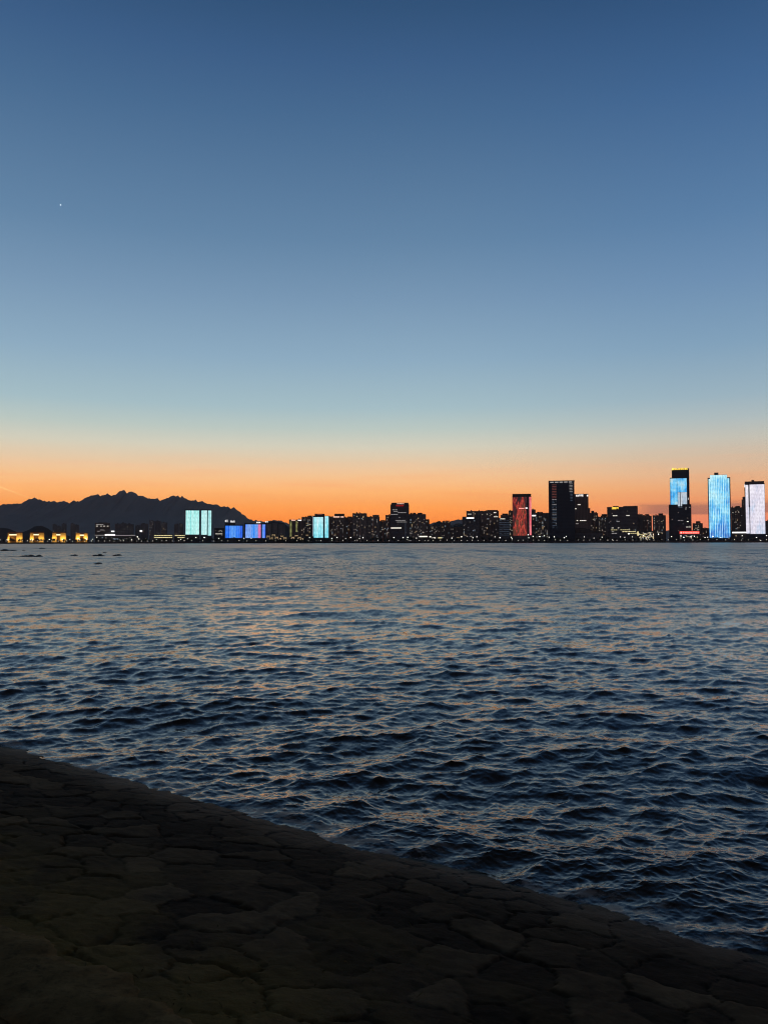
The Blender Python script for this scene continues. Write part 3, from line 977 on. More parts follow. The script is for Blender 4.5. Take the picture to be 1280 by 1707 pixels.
b.slab('led_screen', 855.2, 878, 828.5, 893, 'led_red').slab('led_screen', 882.4, 885.8, 828.5, 892, 'led_red2')
b.slab('light_strip', 865, 874, 846.8, 847.8, 'sign_pink', 1.0).slab('light_strip', 876, 879.5, 846.2, 847.8, 'sign_white', 1.0)
b.blk('roof_crown', 854.3, 885.6, 823.2, None, 'roof', 0.3)
b = Bld('apartment_tower', 'slim dark apartment tower showing over the right shoulder of the red tower', 'apartment tower', 884, 892.3, 849, 2200, 20, 'apt_brown', 'apt')
b = Bld('apartment_tower', 'broad apartment tower with white sign at its left between red and navy towers', 'apartment tower', 886.5, 916, 855, 2150, 24, 'apt_grey', 'apt')
b.slab('sign', 887, 893.3, 858.4, 860.5, 'sign_white')
b.blk('lift_house', 895, 905, 853.6, None)
b.wins(888, 914, 860, 897, 0.19, 0.4, 70)
b = Bld('office_tower', 'tallest navy black slab tower with lit roof edge and a ladder of dim rows', 'office tower', 915, 958.2, 803, 2060, 32, 'office_navy', 'office')
b.blk('parapet', 915, 958.2, 801.0, 803.9, 'office_navy', -0.4, 1.0)
for k in range(5):
    b.slab('light_strip', 917.5 + k * 7.8, 923.7 + k * 7.6, 802.8, 804.4, 'row_grey', 0.75)
b.mount('light_strip', 'parapet')
for k in range(27):
    b.row(920.5, 928, 808 + k * 2.72, 'row_red' if k < 9 else 'row_grey' if k % 3 == 0 else 'row_blue', 1.0, 0.95)
for k in range(12):
    b.row(949.5 + (k > 5) * 1.5, 955, 806.8 + k * 2.5, 'row_grey' if k < 6 else 'row_blue', 1.0, 0.9)
b = Bld('office_tower', 'dark purple office tower with a bright white crown sign beside the navy slab', 'office tower', 957.2, 981.5, 824, 2120, 26, 'apt_brown', 'office')
b.lettering(960, 973, 824.4, 827.4, 5, 'sign_white', False, 0.8).lettering(978.3, 981.3, 825, 827.5, 1, 'sign_white', False, 0.8)
b.row(963, 968, 841.2, 'row_white', 1.8, 1).row(958.8, 961, 848, 'row_white', 1.8, 1).row(961, 977, 867.8, 'row_white', 1.6, .95).row(960, 964, 873, 'row_grey', 1.6, .8)
b.blk('wing', 980.5, 984, 847, 899, 'apt_brown', 1, 20)
b = Bld('podium_building', 'long dark podium with sloping roof at the foot of the white crowned tower', 'building', 958.6, 1004, 889, 2075, 34, 'office', 'low')
MB().prism([(b.X(959), b.h + .72), (b.X(1003), b.h + .72), (b.X(1003), b.Z(1003, 887)), (b.X(970), b.Z(970, 880)), (b.X(959), b.Z(959, 880))], 0.5, 30).build('roof', M['roof'], b.root)
b = Bld('apartment_tower', 'dark apartment tower with a two step roof right of the white crowned tower', 'apartment tower', 984.5, 996.5, 855, 2190, 22, 'apt_brown', 'apt')
b.blk('roof_crown', 985.5, 990.5, 851.4, None)
b.wins(985, 996, 857, 888, 0.18, 0.45, 26)
b = Bld('apartment_tower', 'pale windowed lower apartment tower in the notch left of the wide dark office', 'apartment tower', 997, 1012, 861, 2230, 22, 'apt_grey', 'apt')
b.blk('roof_crown', 1003, 1012, 857, None)
b.wins(998, 1012, 863, 892, 0.22, 0.6, 50)
b = Bld('office_block', 'wide dark office block with a yellow rooftop sign', 'office block', 1012.3, 1063.5, 845.5, 2100, 34, 'office', 'office')
b.blk('roof_crown', 1022, 1031.5, 843.4, None).location.z = 0
b.blk('roof_crown', 1039, 1063, 843.6, None)
b.lettering(1019.5, 1031.3, 845.2, 848.6, 3, 'sign_gold', False, 0.8)
b.row(1017.5, 1029, 859.6, 'row_white', 1.7, .75).row(1044, 1049.6, 859.4, 'row_white', 1.7, .95).row(1028, 1033, 869, 'row_grey', 1.5, .9)
b.row(1019, 1032, 880, 'row_white', 1.2, .8).row(1018, 1051, 883.3, 'row_yellow', 1.0, .75).row(1019, 1024, 886, 'row_grey', 1, 1).row(1037, 1062, 886.2, 'row_yellow', 1.2, .85).row(1019, 1028, 889, 'row_grey', 1.6, .9).row(1042, 1062, 889, 'row_yellow', 1, .8)
b.wins(1014, 1062, 850, 892, 0.03, 0.8, 24)
b = Bld('shopping_hall', 'low glowing shopping hall speckled with white and yellow lights right of the wide office', 'shops', 1063.8, 1092, 885.5, 2070, 24, 'low_wall', 'low')
b.wins(1064.5, 1091, 886.5, 900, 0.62, 0.15, 95, 3.4, 2.6, ['row_white', 'row_yellow', 'win_white', 'win_warm'])
b.slab('light_strip', 1062, 1064, 886, 893, 'row_yellow')
b = Bld('apartment_tower', 'grey windowless slim tower against the right side of the wide dark office', 'apartment tower', 1062.8, 1071.5, 857, 2230, 22, 'apt_grey', 'apt')
b = Bld('apartment_tower', 'round topped apartment tower left of the pair before the golden sign tower', 'apartment tower', 1072, 1086, 859.5, 2190, 22, 'apt_brown', 'apt')
b.blk('roof_crown', 1075.5, 1082, 857, None)
b.wins(1072.5, 1085.5, 861, 888, 0.17, 0.6, 40)
b = Bld('apartment_tower', 'round topped apartment tower closest to the left of the golden sign tower', 'apartment tower', 1089, 1109.5, 858.8, 2170, 22, 'apt_grey', 'apt')
b.blk('roof_crown', 1097.5, 1105.5, 855.8, None)
b.wins(1089.5, 1109, 860, 890, 0.2, 0.6, 60)

# ---- golden sign tower
b = Bld('office_tower', 'tall dark tower with golden roof lettering, sky picture screen and wide dark base', 'office tower', 1115.4, 1153, 841.5, 2070, 40, 'office_navy', 'office')
sh = MB()
zt = b.Z(1135, 781.6)
sh.box(b.X(1121), b.X(1150), 2.0, 36, b.h + 1.2, zt)
sh.box(b.X(1121), b.X(1150), 1.6, 3.0, zt + .003, zt + 1.2)
for k in range(6):
    xc = b.X(1146) + (b.X(1150) - b.X(1146)) * k / 5
    sh.box(xc - .2, xc + .2, 1.6, 1.997, b.h + 1.2, zt - 1)
sh.build('shaft', M['office_navy'], b.root)
MB().box(b.X(1117.6), b.X(1146.3), -0.2, 1.5, b.h + 1.2, b.Z(1132, 796)).build('screen_frame', M['metal'], b.root)
b.slab('led_screen', 1118.2, 1130.0, 797.4, 841, 'led_sky', 0.6)
b.slab('led_screen', 1130.2, 1145.8, 797.4, 820.5, 'led_sky', 0.6)
b.slab('led_screen', 1130.4, 1134.2, 820.9, 843.8, 'led_grey', 0.9)
b.slab('led_screen', 1135.2, 1137.4, 820.9, 843.8, 'led_grey', 0.9).slab('led_screen', 1137.7, 1145.8, 820.9, 840.6, 'led_grey', 0.9)
b.mount('led_screen', 'screen_frame')
b.lettering(1121, 1148.5, 780.2, 783.0, 7, 'sign_gold', True, -1.0)
b.mount('sign', 'shaft')
b.row(1131, 1138, 846, 'row_blue', 1.2, .9).row(1139, 1151, 845.8, 'row_grey', 1.4, .7).row(1142, 1145, 848.6, 'row_grey', 1.4, 1)
b.row(1130, 1139, 867.4, 'row_grey', 1.1, .8).row(1140, 1152, 869.6, 'row_white', 1.8, .8).row(1131, 1139, 873.4, 'row_grey', 1.1, .7).row(1140, 1152, 878.6, 'row_white', 1.2, .8)
b.wins(1116.5, 1152, 850, 893, 0.03, 0.8, 16)
b.slab('sign', 1147.2, 1149, 830, 833.4, 'row_grey', -1.2)
b = Bld('shop_row', 'low shop row carrying a long glowing red sign at the golden sign tower', 'shops', 1132, 1166, 888.8, 2050, 16, 'low_wall', 'low')
b.lettering(1133.5, 1164.8, 886.6, 889.2, 10, 'sign_pink', True, 0.75)
b.slab('sign_back', 1132.5, 1165.3, 885.6, 889.9, 'sign_red', 0.42, 0.2)
b.mount('sign', 'sign_back')
b.wins(1133, 1165, 891, 899, 0.3, 0.2, 30, 4, 2.8)
b = Bld('apartment_tower', 'low apartment tower with raised centre between golden sign and blue towers', 'apartment tower', 1155.5, 1171, 872, 2260, 22, 'apt_brown', 'apt')
b.blk('roof_crown', 1160, 1167.5, 868.8, None)
b.wins(1156, 1170, 874, 894, 0.15, 0.6, 26)
b = Bld('housing_block', 'low brown housing block at the left foot of the blue striped tower', 'housing block', 1170.5, 1181, 880, 2220, 20, 'apt_brown', 'apt')
b.wins(1171, 1180.5, 881, 895, 0.2, 0.6, 18)

# ---- blue striped tower and white tower at the right
b = Bld('led_tower', 'tall blue light wall tower with fine vertical white stripes and small roof box', 'tower', 1181.2, 1219, 796.4, 2060, 34, 'office_navy', 'low')
MB().box(b.X(1184.6), b.X(1213.2), -0.9, 30, b.h + 0.9, b.Z(1200, 791.4)).build('roof_crown', M['office_navy'], b.root)
b.slab('led_screen', 1182.2, 1184.5, 798, 896.5, 'led_water', 1.0)
b.slab('led_screen', 1184.7, 1213.1, 791.8, 896.8, 'led_water', 1.5)
b.slab('led_screen', 1213.3, 1217.0, 797.6, 896.5, 'led_water', 1.0)
b.blk('lift_house', 1192, 1199, 787.6, 791.5)
b = Bld('apartment_tower', 'dark apartment tower with scattered lights between blue and white towers', 'apartment tower', 1220, 1241, 845.5, 2150, 24, 'apt_grey', 'apt')
b.blk('roof_crown', 1227, 1234, 843.4, None)
b.wins(1220.5, 1240.5, 847, 886, 0.14, 0.5, 60)
b = Bld('apartment_tower', 'thin dark tower peeping out at the left of the white light wall tower', 'apartment tower', 1238.2, 1243.4, 832.5, 2220, 22, 'apt_brown', 'apt')
b.blk('roof_crown', 1238.4, 1242.5, 828, None, 'roof', 3)
b.wins(1238.4, 1243, 835, 860, 0.12, 0.7, 10)
b = Bld('footbridge_hall', 'low hall with a bright white eaves strip between blue and white towers', 'hall', 1219.5, 1244, 887.2, 2055, 18, 'low_wall', 'low')
b.slab('light_strip', 1220, 1243.6, 886.6, 888.8, 'sign_white')
b.wins(1220, 1243, 891, 899, 0.15, 0.4, 14)
b = Bld('led_tower', 'white light wall tower with dark crown and small roof box at the right', 'tower', 1242.4, 1276.4, 806.5, 2060, 32, 'office_navy', 'low')
b.blk('roof_crown', 1242.6, 1275, 802.2, None, 'roof', 0.2)
b.blk('lift_house', 1254, 1258.6, 800, 802.3, 'roof', 2)
b.slab('led_screen', 1243.5, 1248.4, 808, 889.4, 'led_white')
b.slab('led_screen', 1250.6, 1275.4, 807.6, 890, 'led_white')
b.slab('light_strip', 1242.2, 1243.0, 807, 812, 'sign_white', 1.0)
b.slab('led_screen', 1248.5, 1249.4, 845, 889.4, 'led_white')
b = Bld('apartment_tower', 'dark building cut by the right edge beside the white light wall tower', 'building', 1277, 1300, 868, 2140, 24, 'apt_grey', 'apt')
b.wins(1277.5, 1299, 871, 896, 0.14, 0.5, 30)
b.blk('lift_house', 1283, 1292, 866.6, None)

# ------------------------------------------------------------------ trees along the far waterfront
def tree_proto(seed, h):
    rnd = random.Random(seed)
    root = empty('waterfront_tree', (0, 0, 0))
    tag(root, 'dark leafy tree in the row along the far waterfront', 'tree', 'trees along the far waterfront')
    tk = MB().tube((0, 0, 0), (0.2, 0, h * 0.5), 0.32, 0.16)
    for k in range(5):
        a = rnd.uniform(0, 6.28)
        tk.tube((0.15, 0, h * rnd.uniform(0.3, 0.48)), (math.cos(a) * h * 0.24, math.sin(a) * h * 0.24, h * rnd.uniform(0.55, 0.8)), 0.13, 0.04, 5)
    tk.build('trunk', M['bark'], root)
    cr = MB()
    lobes = [(rnd.uniform(-.26, .26) * h, rnd.uniform(-.26, .26) * h, rnd.uniform(.42, .82) * h, rnd.uniform(.14, .24) * h) for _ in range(8)]
    for lx, ly, lz, lr in lobes:
        for _ in range(85):
            d = Vector((rnd.gauss(0, 1), rnd.gauss(0, 1), rnd.gauss(0, 1))).normalized() * lr * rnd.uniform(.55, 1.08)
            c = Vector((lx, ly, lz)) + d
            s = rnd.uniform(.25, .6)
            u = Vector((rnd.gauss(0, 1), rnd.gauss(0, 1), rnd.gauss(0, 1))).normalized()
            v = u.orthogonal().normalized()
            w = u.cross(v)
            b0 = len(cr.v)
            cr.v += [tuple(c + v * s), tuple(c + w * s * .7), tuple(c - v * s), tuple(c - w * s * .7)]
            cr.f.append((b0, b0 + 1, b0 + 2, b0 + 3))
    cr.build('crown', M['leaf'], root)
    return root


protos = [tree_proto(100 + i, h) for i, h in enumerate((8.0, 9.5, 11.0, 12.0, 7.5))]
rt_ = random.Random(5)
px = -26.0
i = 0
while px < 1306:
    D = rt_.uniform(1976, 2020)
    p = at(px, 903, D)
    src = protos[i % 5]
    if i < 5:
        src.location = (p.x, D, GZ)
    else:
        copy_tree(protos[rt_.randrange(5)], (p.x, D, GZ), rt_.uniform(0, 6.28), rt_.uniform(0.8, 1.22))
    px += rt_.uniform(3.6, 7.6)
    i += 1

# ------------------------------------------------------------------ lamps
pl = empty('promenade_lamp', (0, 0, 0))
tag(pl, 'small white lamp on a short pole along the far promenade by the water', 'street lamp', 'promenade lamps by the far water')
MB().tube((0, 0, 0), (0, 0, 3.9), 0.12, 0.08).build('pole', M['metal'], pl)
MB().ball((0, 0, 4.4), 0.62).build('lamp_head', M['lamp'], pl)
tl = empty('street_lamp', (0, 0, 0))
tag(tl, 'tall bright white street lamp standing above the far waterfront trees', 'street lamp', 'tall street lamps on the far road')
MB().tube((0, 0, 0), (0, 0, 13.0), 0.2, 0.12).tube((0, 0, 12.9), (0, -1.6, 13.6), 0.1, 0.08).build('pole', M['metal'], tl)
MB().ball((0, -1.8, 13.6), 1.05, 10, 6, 0.75).build('lamp_head', M['flood'], tl)
lamps = [(10, 902.5), (28, 903), (37, 902.6), (46, 903), (54, 903), (62, 903), (72, 902.5), (79, 902.5), (85.5, 903), (97, 902.7), (104, 903.4), (111, 903), (121, 902.5), (130, 904),
         (141, 903.5), (153, 903), (164, 902.6), (174, 903), (183, 902.3), (190, 903), (200.5, 902.8), (206, 903), (219, 903), (228, 902.6), (236, 903), (245.5, 903), (254, 902.5), (270, 902.7), (277, 903),
         (287, 902.7), (298, 902.4), (307, 902.5), (319.5, 902.5), (338, 902.4), (356.5, 902.3), (369, 902.4), (380, 902.4), (398.5, 902.4), (411.5, 902.2), (427, 902.2), (443, 902), (459, 902), (476.5, 902),
         (495, 902), (514, 901.8), (535, 901.5), (553, 901.5), (571.5, 901.4), (592, 901.5), (612, 901.4), (630, 901.2), (648.5, 901.3), (664, 901.2), (681, 901), (699, 901.5), (708, 901), (714, 901.5), (722, 901.3), (734, 901.5),
         (745, 901), (757, 901.5), (769, 901.5), (779, 901.3), (787, 901), (797, 901.5), (806.5, 901.5), (819, 901.8), (831.5, 901.2), (843, 901.5), (854, 901.6), (864, 902), (872, 901.5), (889, 901.8), (898, 901.4), (907.5, 901.5), (925.5, 901.5),
         (934, 901), (946, 901.5), (964, 900.8), (973, 901.8), (983, 901), (1001, 901.5), (1013, 901), (1021, 901), (1028, 901.4), (1042, 900.3), (1055, 900.5), (1068, 901), (1079, 900.5), (1090, 900.8), (1103, 900.6), (1114, 900.8),
         (1128, 900.5), (1141, 900), (1155, 900.4), (1168, 900.6), (1181, 900), (1195, 899.5), (1210, 900), (1224, 900.2), (1236, 900), (1248, 900.2), (1266.5, 900.5), (1278, 900)]
for i, (x, y) in enumerate(lamps):
    p = at(x, y, 1969)
    o = pl if i == 0 else copy_tree(pl, (0, 0, 0))
    o.location = (p.x, 1969 + (i % 3) * 0.7, GZ)
    o.scale = (random.choice([0.6, 0.75, 0.9, 1.0, 1.15]),) * 2 + (random.uniform(0.85, 1.2),)
tall = [(1, 900), (12, 900), (51.5, 900), (55, 899), (69, 899.5), (83, 899.2), (117, 899.5), (134, 900), (145, 899), (153.5, 901.5), (162, 895.7), (154.5, 899), (166, 899.6), (229.5, 895), (232, 898.5), (243.5, 898), (205.5, 899.5), (220, 899.6), (200, 900),
        (261, 899), (313, 898), (302, 899), (327, 896), (341, 896), (354, 898), (365, 897.5), (407, 897.2), (419, 897.5), (424, 898.5), (516, 896.5), (527.5, 901.2), (530.5, 901), (553, 897.5), (562, 896), (576, 897.6), (584.5, 896), (599, 897.5),
        (605, 896.3), (629, 896.5), (656.5, 896), (672, 896.2), (679.5, 895.6), (679, 899.5), (684, 901.3), (694, 897), (753, 897), (769, 895), (788, 896.6), (794.5, 895), (824.5, 895), (833, 896.5), (852, 895.5), (853.5, 898), (880, 891.5), (881, 896.5), (888, 894), (899, 894.5),
        (907, 893.3), (915, 895.5), (923.5, 895), (940, 896.5), (943.5, 894.3), (973.5, 895), (989.5, 897), (1003, 895.5), (1021.5, 901.5), (1034, 895), (1041, 895.8), (1047.5, 890), (1054, 895), (1072, 893), (1076, 897), (1097, 890.5), (1119, 894.5), (1134.5, 893.5), (1139, 896), (1151, 895),
        (1157, 894), (1174.5, 896), (1179, 895.5), (1187.5, 894.2), (1201, 896), (1215, 897.8), (1236.5, 893), (1260, 896), (1267, 901), (1277, 893)]
for i, (x, y) in enumerate(tall):
    D = 1990 + (i * 7) % 45
    p = at(x, y, D)
    o = tl if i == 0 else copy_tree(tl, (0, 0, 0))
    k = (p.z - GZ) / 13.6
    o.location = (p.x, D, GZ)
    o.scale = (random.choice([0.6, 0.8, 1.0, 1.3]),) * 2 + (k,)

# ------------------------------------------------------------------ evening star
pst = at(101, 341, 1.0)
d = (pst - Vector((0, 0, CAMH))).normalized()
st = MB().ball((0, 0, 0), 26.0, 12, 8).build('evening_star', emit('star_light', (0.8, 0.9, 1.0), 1.6), None, Vector((0, 0, CAMH)) + d * 40000)
tag(st, 'tiny bright white evening star alone in the left of the sky', 'star')


# ------------------------------------------------------------------ water
def band(L, N, lmin, lmax, rms, wdir, spread, seed, fall=2.0):
    rng = np.random.default_rng(seed)
    k1 = 2 * np.pi * np.fft.fftfreq(N, L / N)
    kx, ky = np.meshgrid(k1, k1)
    k = np.hypot(kx, ky)
    k[0, 0] = 1
    lam = 2 * np.pi / k
    amp = k ** -fall
    lw = np.log(lam)
    a, b = np.log(lmin), np.log(lmax)
    e = 0.25
    amp = amp / (1 + np.exp(-(lw - a) / e * 4)) / (1 + np.exp((lw - b) / e * 4))
    c = (kx * wdir[0] + ky * wdir[1]) / k
    amp = amp * np.where(c > 0, np.abs(c) ** spread, 0.25 * np.abs(c) ** spread) + amp * 0.06
    amp[0, 0] = 0
    H = amp * (rng.normal(size=(N, N)) + 1j * rng.normal(size=(N, N)))
    h = np.fft.ifft2(H).real
    sx, sy = np.fft.ifft2(1j * kx * H).real, np.fft.ifft2(1j * ky * H).real
    s = rms / np.sqrt((sx ** 2 + sy ** 2).mean())
    dx = np.fft.ifft2(1j * kx / k * H).real * s
    dy = np.fft.ifft2(1j * ky / k * H).real * s
    return (L, N, np.stack([h * s, dx, dy], -1))


def sample(bd, x, y):
    L, N, A = bd
    u, v = (x / L * N) % N, (y / L * N) % N
    i, j = np.floor(u).astype(np.int64), np.floor(v).astype(np.int64)
    fu, fv = (u - i)[..., None], (v - j)[..., None]
    i %= N
    j %= N
    i1, j1 = (i + 1) % N, (j + 1) % N
    return (A[j, i] * (1 - fu) + A[j, i1] * fu) * (1 - fv) + (A[j1, i] * (1 - fu) + A[j1, i1] * fu) * fv


ZW = 0.62                            # height of the walkway
U = np.array((0.8207, -0.5714))      # along the near shore, towards the right
NN = np.array((0.5714, 0.8207))      # from the walkway out to the water
WL = 4.55                            # distance of the waterline
SA, SB, SCC = 0.16, 0.15, 0.06


def sstep(x, a, b):
    t = np.clip((x - a) / (b - a), 0, 1)
    return t * t * (3 - 2 * t)


def build_water():
    h = CAMH
    dq = 1.0 / (767 * h) * 0.6
    r = [1.6, 2.2, 2.8, 3.2]
    while r[-1] < 1960:
        # fine enough to keep every crest near by; far off the rows open up
        e = r[-1]
        step = e * e * dq
        step = min(step, 0.16 + 0.0022 * e) if e < 330 else max(0.16 + 0.0022 * 330, (e - 330) * 0.05 + 0.9)
        r.append(e + step)
    r = np.array(r + [1990.0])
    fine = np.arange(-30.5, 30.5, 0.06)
    a = np.concatenate([np.arange(-84, -50, 1.0), np.arange(-50, -30.5, 0.13), fine, np.arange(30.5, 50, 0.13), np.arange(50, 84.1, 1.0)])
    A, Rr = np.meshgrid(np.radians(a), r)
    X, Y = Rr * np.sin(A), Rr * np.cos(A)
    wd = np.array((0.42, -0.9))
    wd = wd / np.hypot(*wd)
    b1 = band(4.1, 512, 0.022, 0.18, SA, wd, 0.6, 1, 1.6)
    b2 = band(13.7, 512, 0.16, 0.95, SB, wd, 0.8, 2, 1.6)
    b3 = band(71.0, 512, 0.9, 4.5, SCC, (0.2, -0.98), 1.0, 3, 1.9)
    gust = 1 + 0.35 * fbm(X / 9.0, Y / 15.0, 5, 9)
    lod1 = 1 - sstep(Rr, 18, 60)
    lod2 = 1 - sstep(Rr, 90, 420)
    lod3 = 1 - sstep(Rr, 400, 1200)
    c, s = math.cos(0.5), math.sin(0.5)
    s1 = sample(b1, X * c - Y * s, X * s + Y * c)
    s1[..., 1], s1[..., 2] = s1[..., 1] * c + s1[..., 2] * s, -s1[..., 1] * s + s1[..., 2] * c
    s2 = sample(b2, X, Y)
    s3 = sample(b3, X + 31, Y + 7)
    D = s1 * (lod1 * gust)[..., None] + s2 * (lod2 * (0.5 + 0.5 * gust))[..., None] + s3 * lod3[..., None]
    dist = X * NN[0] + Y * NN[1]
    # wind waves calm a little where the water thins over the slope
    calm = 0.6 + 0.4 * sstep(dist, WL - 0.1, WL + 0.5)
    D = D * calm[..., None]
    ch = 1.4
    X2, Y2, Z = X + ch * D[..., 1], Y + ch * D[..., 2], D[..., 0]
    edge = np.abs(A) > R(49.8)
    X2, Y2 = np.where(edge, X, X2), np.where(edge, Y, Y2)
    res = np.sqrt(0.022 ** 2 + 0.3 *  ( (1 - lod1 ** 2) * SA ** 2 + (1 - lod2 ** 2) * SB ** 2 + (1 - lod3 ** 2) * SCC ** 2))
    m, t = material('sea_water')
    at1 = t.new('ShaderNodeAttribute')
    at1.attribute_name = 'residual_slope'
    at2 = t.new('ShaderNodeAttribute')
    at2.attribute_name = 'shore_distance'
    geo = t.new('ShaderNodeNewGeometry')
    pos = geo.outputs['Position']
    # ripples finer than the mesh
    n1 = t.noise(t.mapping(pos, (12.0, 22.0, 12.0)), 1.0, 4, 0.75)
    n2 = t.noise(t.mapping(pos, (0.20, 0.05, 0.1)), 1.0, 6, 0.8)
    n3 = t.noise(t.mapping(pos, (0.05, 0.006, 0.02)), 1.0, 4, 0.7)
    cmb = t.new('ShaderNodeMix', data_type='VECTOR')
    t.put(cmb, 0, t.mapr(at1.outputs['Fac'], 0.028, 0.08))
    t.put(cmb, 4, n1.outputs['Color'])
    t.put(cmb, 5, n2.outputs['Color'])
    far_ = t.new('ShaderNodeMix', data_type='VECTOR')
    far_.inputs[0].default_value = 0.4
    t.put(far_, 4, n2.outputs['Color'])
    t.put(far_, 5, n3.outputs['Color'])
    t.put(cmb, 5, far_.outputs[1])
    sub = t.new('ShaderNodeVectorMath', operation='SUBTRACT')
    t.put(sub, 0, cmb.outputs[1])
    sub.inputs[1].default_value = (0.5, 0.5, 0.5)
    mul = t.new('ShaderNodeVectorMath', operation='MULTIPLY')
    t.put(mul, 0, sub.outputs[0])
    mul.inputs[1].default_value = (1.0, 1.0, 0.0)
    scl = t.new('ShaderNodeVectorMath', operation='SCALE')
    t.put(scl, 0, mul.outputs[0])
    t.put(scl, 'Scale', t.math('ADD', t.math('MULTIPLY', t.math('SUBTRACT', at1.outputs['Fac'], 0.022), MICRO), 0.31))
    add = t.new('ShaderNodeVectorMath', operation='ADD')
    t.put(add, 0, geo.outputs['Normal'])
    t.put(add, 1, scl.outputs[0])
    # waves driven on to this shore are steeper on the side that faces it
    lean = t.new('ShaderNodeVectorMath', operation='SCALE')
    lean.inputs[0].default_value = (-0.1, -1.0, 0.0)
    t.put(lean, 'Scale', t.math('MULTIPLY', at1.outputs['Fac'], 0.2))
    add2 = t.new('ShaderNodeVectorMath', operation='ADD')
    t.put(add2, 0, add.outputs[0])
    t.put(add2, 1, lean.outputs[0])
    nrm = t.new('ShaderNodeVectorMath', operation='NORMALIZE')
    t.put(nrm, 0, add2.outputs[0])
    # thin foam and churned water along the stones
    fn = t.noise(t.mapping(pos, (2.6, 4.4, 1), (0, 0, 0), (0, 0, 0.6)), 1.5, 7, 0.68).outputs[0]
    fnear = t.mapr(at2.outputs['Fac'], 0.8, 0.05)
    foam = t.math('MULTIPLY', t.mapr(t.math('ADD', fn, t.math('MULTIPLY', fnear, 0.12)), 0.60, 0.70), t.mapr(at2.outputs['Fac'], 0.4, 0.08))
    base = t.mix(foam, (0.020, 0.016, 0.011, 1), (0.34, 0.30, 0.25, 1))
    rg = t.math('SQRT', t.math('MULTIPLY', at1.outputs['Fac'], 0.7))
    p = principled(t, base, t.mix(foam, rg, (0.6, 0.6, 0.6, 1)), 0.5)
    p.inputs['IOR'].default_value = 1.40
    t.l.new(nrm.outputs[0], p.inputs['Normal'])
    me = grid_mesh('water', X2, Y2, Z, m, True, {'residual_slope': res, 'shore_distance': dist - WL})
    # faces must look up
    me.flip_normals()
    o = bpy.data.objects.new('water', me)
    link(o)
    o['kind'] = 'structure'
    return o


MICRO = 11.0
build_water()

# ------------------------------------------------------------------ reef rocks
rkm, t = material('wet_reef_rock')
tc = t.new('ShaderNodeTexCoord')
n = t.noise(tc.outputs['Object'], 1.2, 6, 0.65).outputs[0]
principled(t, t.mix(n, (0.012, 0.012, 0.013, 1), (0.04, 0.038, 0.036, 1)), 0.6, 0.3)


def reef(x0, x1, yw, yt, label, seed, peaks):
    Y = (CAMH * F) / (yw - 904.0 - (640 - (x0 + x1) / 2) * math.tan(ROLL))
    a, b = at(x0, yw, Y), at(x1, yw, Y)
    w = b.x - a.x
    hh = 0.78 * (yw - yt) / F * Y
    n1, n2 = 90, 30
    u, v = np.meshgrid(np.linspace(-1, 1, n1), np.linspace(-1, 1, n2))
    prof = np.zeros_like(u)
    for c, wd, hg in peaks:
        prof = np.maximum(prof, hg * np.exp(-((u - c) / wd) ** 2))
    z = hh * (prof * (1 - v ** 2) * (1 + 0.5 * fbm(u * 9 + seed, v * 3, 5, seed)) + 0.05 * fbm(u * 14, v * 7, 4, seed + 3)) - 0.10 * hh - 0.6 * hh * np.maximum(np.abs(u), np.abs(v)) ** 8
    o = bpy.data.objects.new('reef_rock', grid_mesh('reef_rock', u * w / 2, v * max(1.2, w * 0.16), z, rkm, False))
    o.location = ((a.x + b.x) / 2, Y, 0.0)
    link(o)
    tag(o, label, 'rock', 'reef rocks off the left shore')
    return o


reef(-24, 33, 918.4, 914.9, 'long low dark reef rock touching the left edge, nearest the far shore', 1, [(-.5, .35, .7), (.15, .25, 1), (.6, .25, .6)])
reef(38, 41.5, 918, 916.3, 'tiny dark rock tip just right of the long reef at the left edge', 2, [(0, .6, 1)])
reef(63, 76, 914.6, 912.6, 'small flat reef rock farthest out below the yellow gate building', 3, [(-.1, .45, 1), (.5, .4, .8)])
reef(-20, 73, 928.2, 923.8, 'longest dark reef rock with two humps at its right end', 4, [(.35, .2, .8), (.52, .13, .9), (.82, .12, 1), (-.3, .6, .25)])
reef(116, 129, 926.8, 923.6, 'short dark wedge shaped reef rock between two longer reefs', 5, [(-.3, .5, .7), (.45, .35, 1)])
reef(136, 179, 927, 922.2, 'dark reef rock with a single long hump right of the wedge shaped rock', 6, [(.45, .25, 1), (.1, .35, .6), (-.5, .4, .25)])
reef(187, 203, 926.4, 923, 'flat dark reef rock at the right end of the reef line', 7, [(-.3, .4, .8), (.4, .4, 1)])
reef(171, 178, 921.6, 919.8, 'tiny rock tip above the single humped reef rock', 8, [(0, .6, 1)])
reef(156, 169, 940.2, 936.4, 'small dark rock nearest to the viewer below the reef line', 9, [(.3, .35, 1), (-.35, .4, .6)])


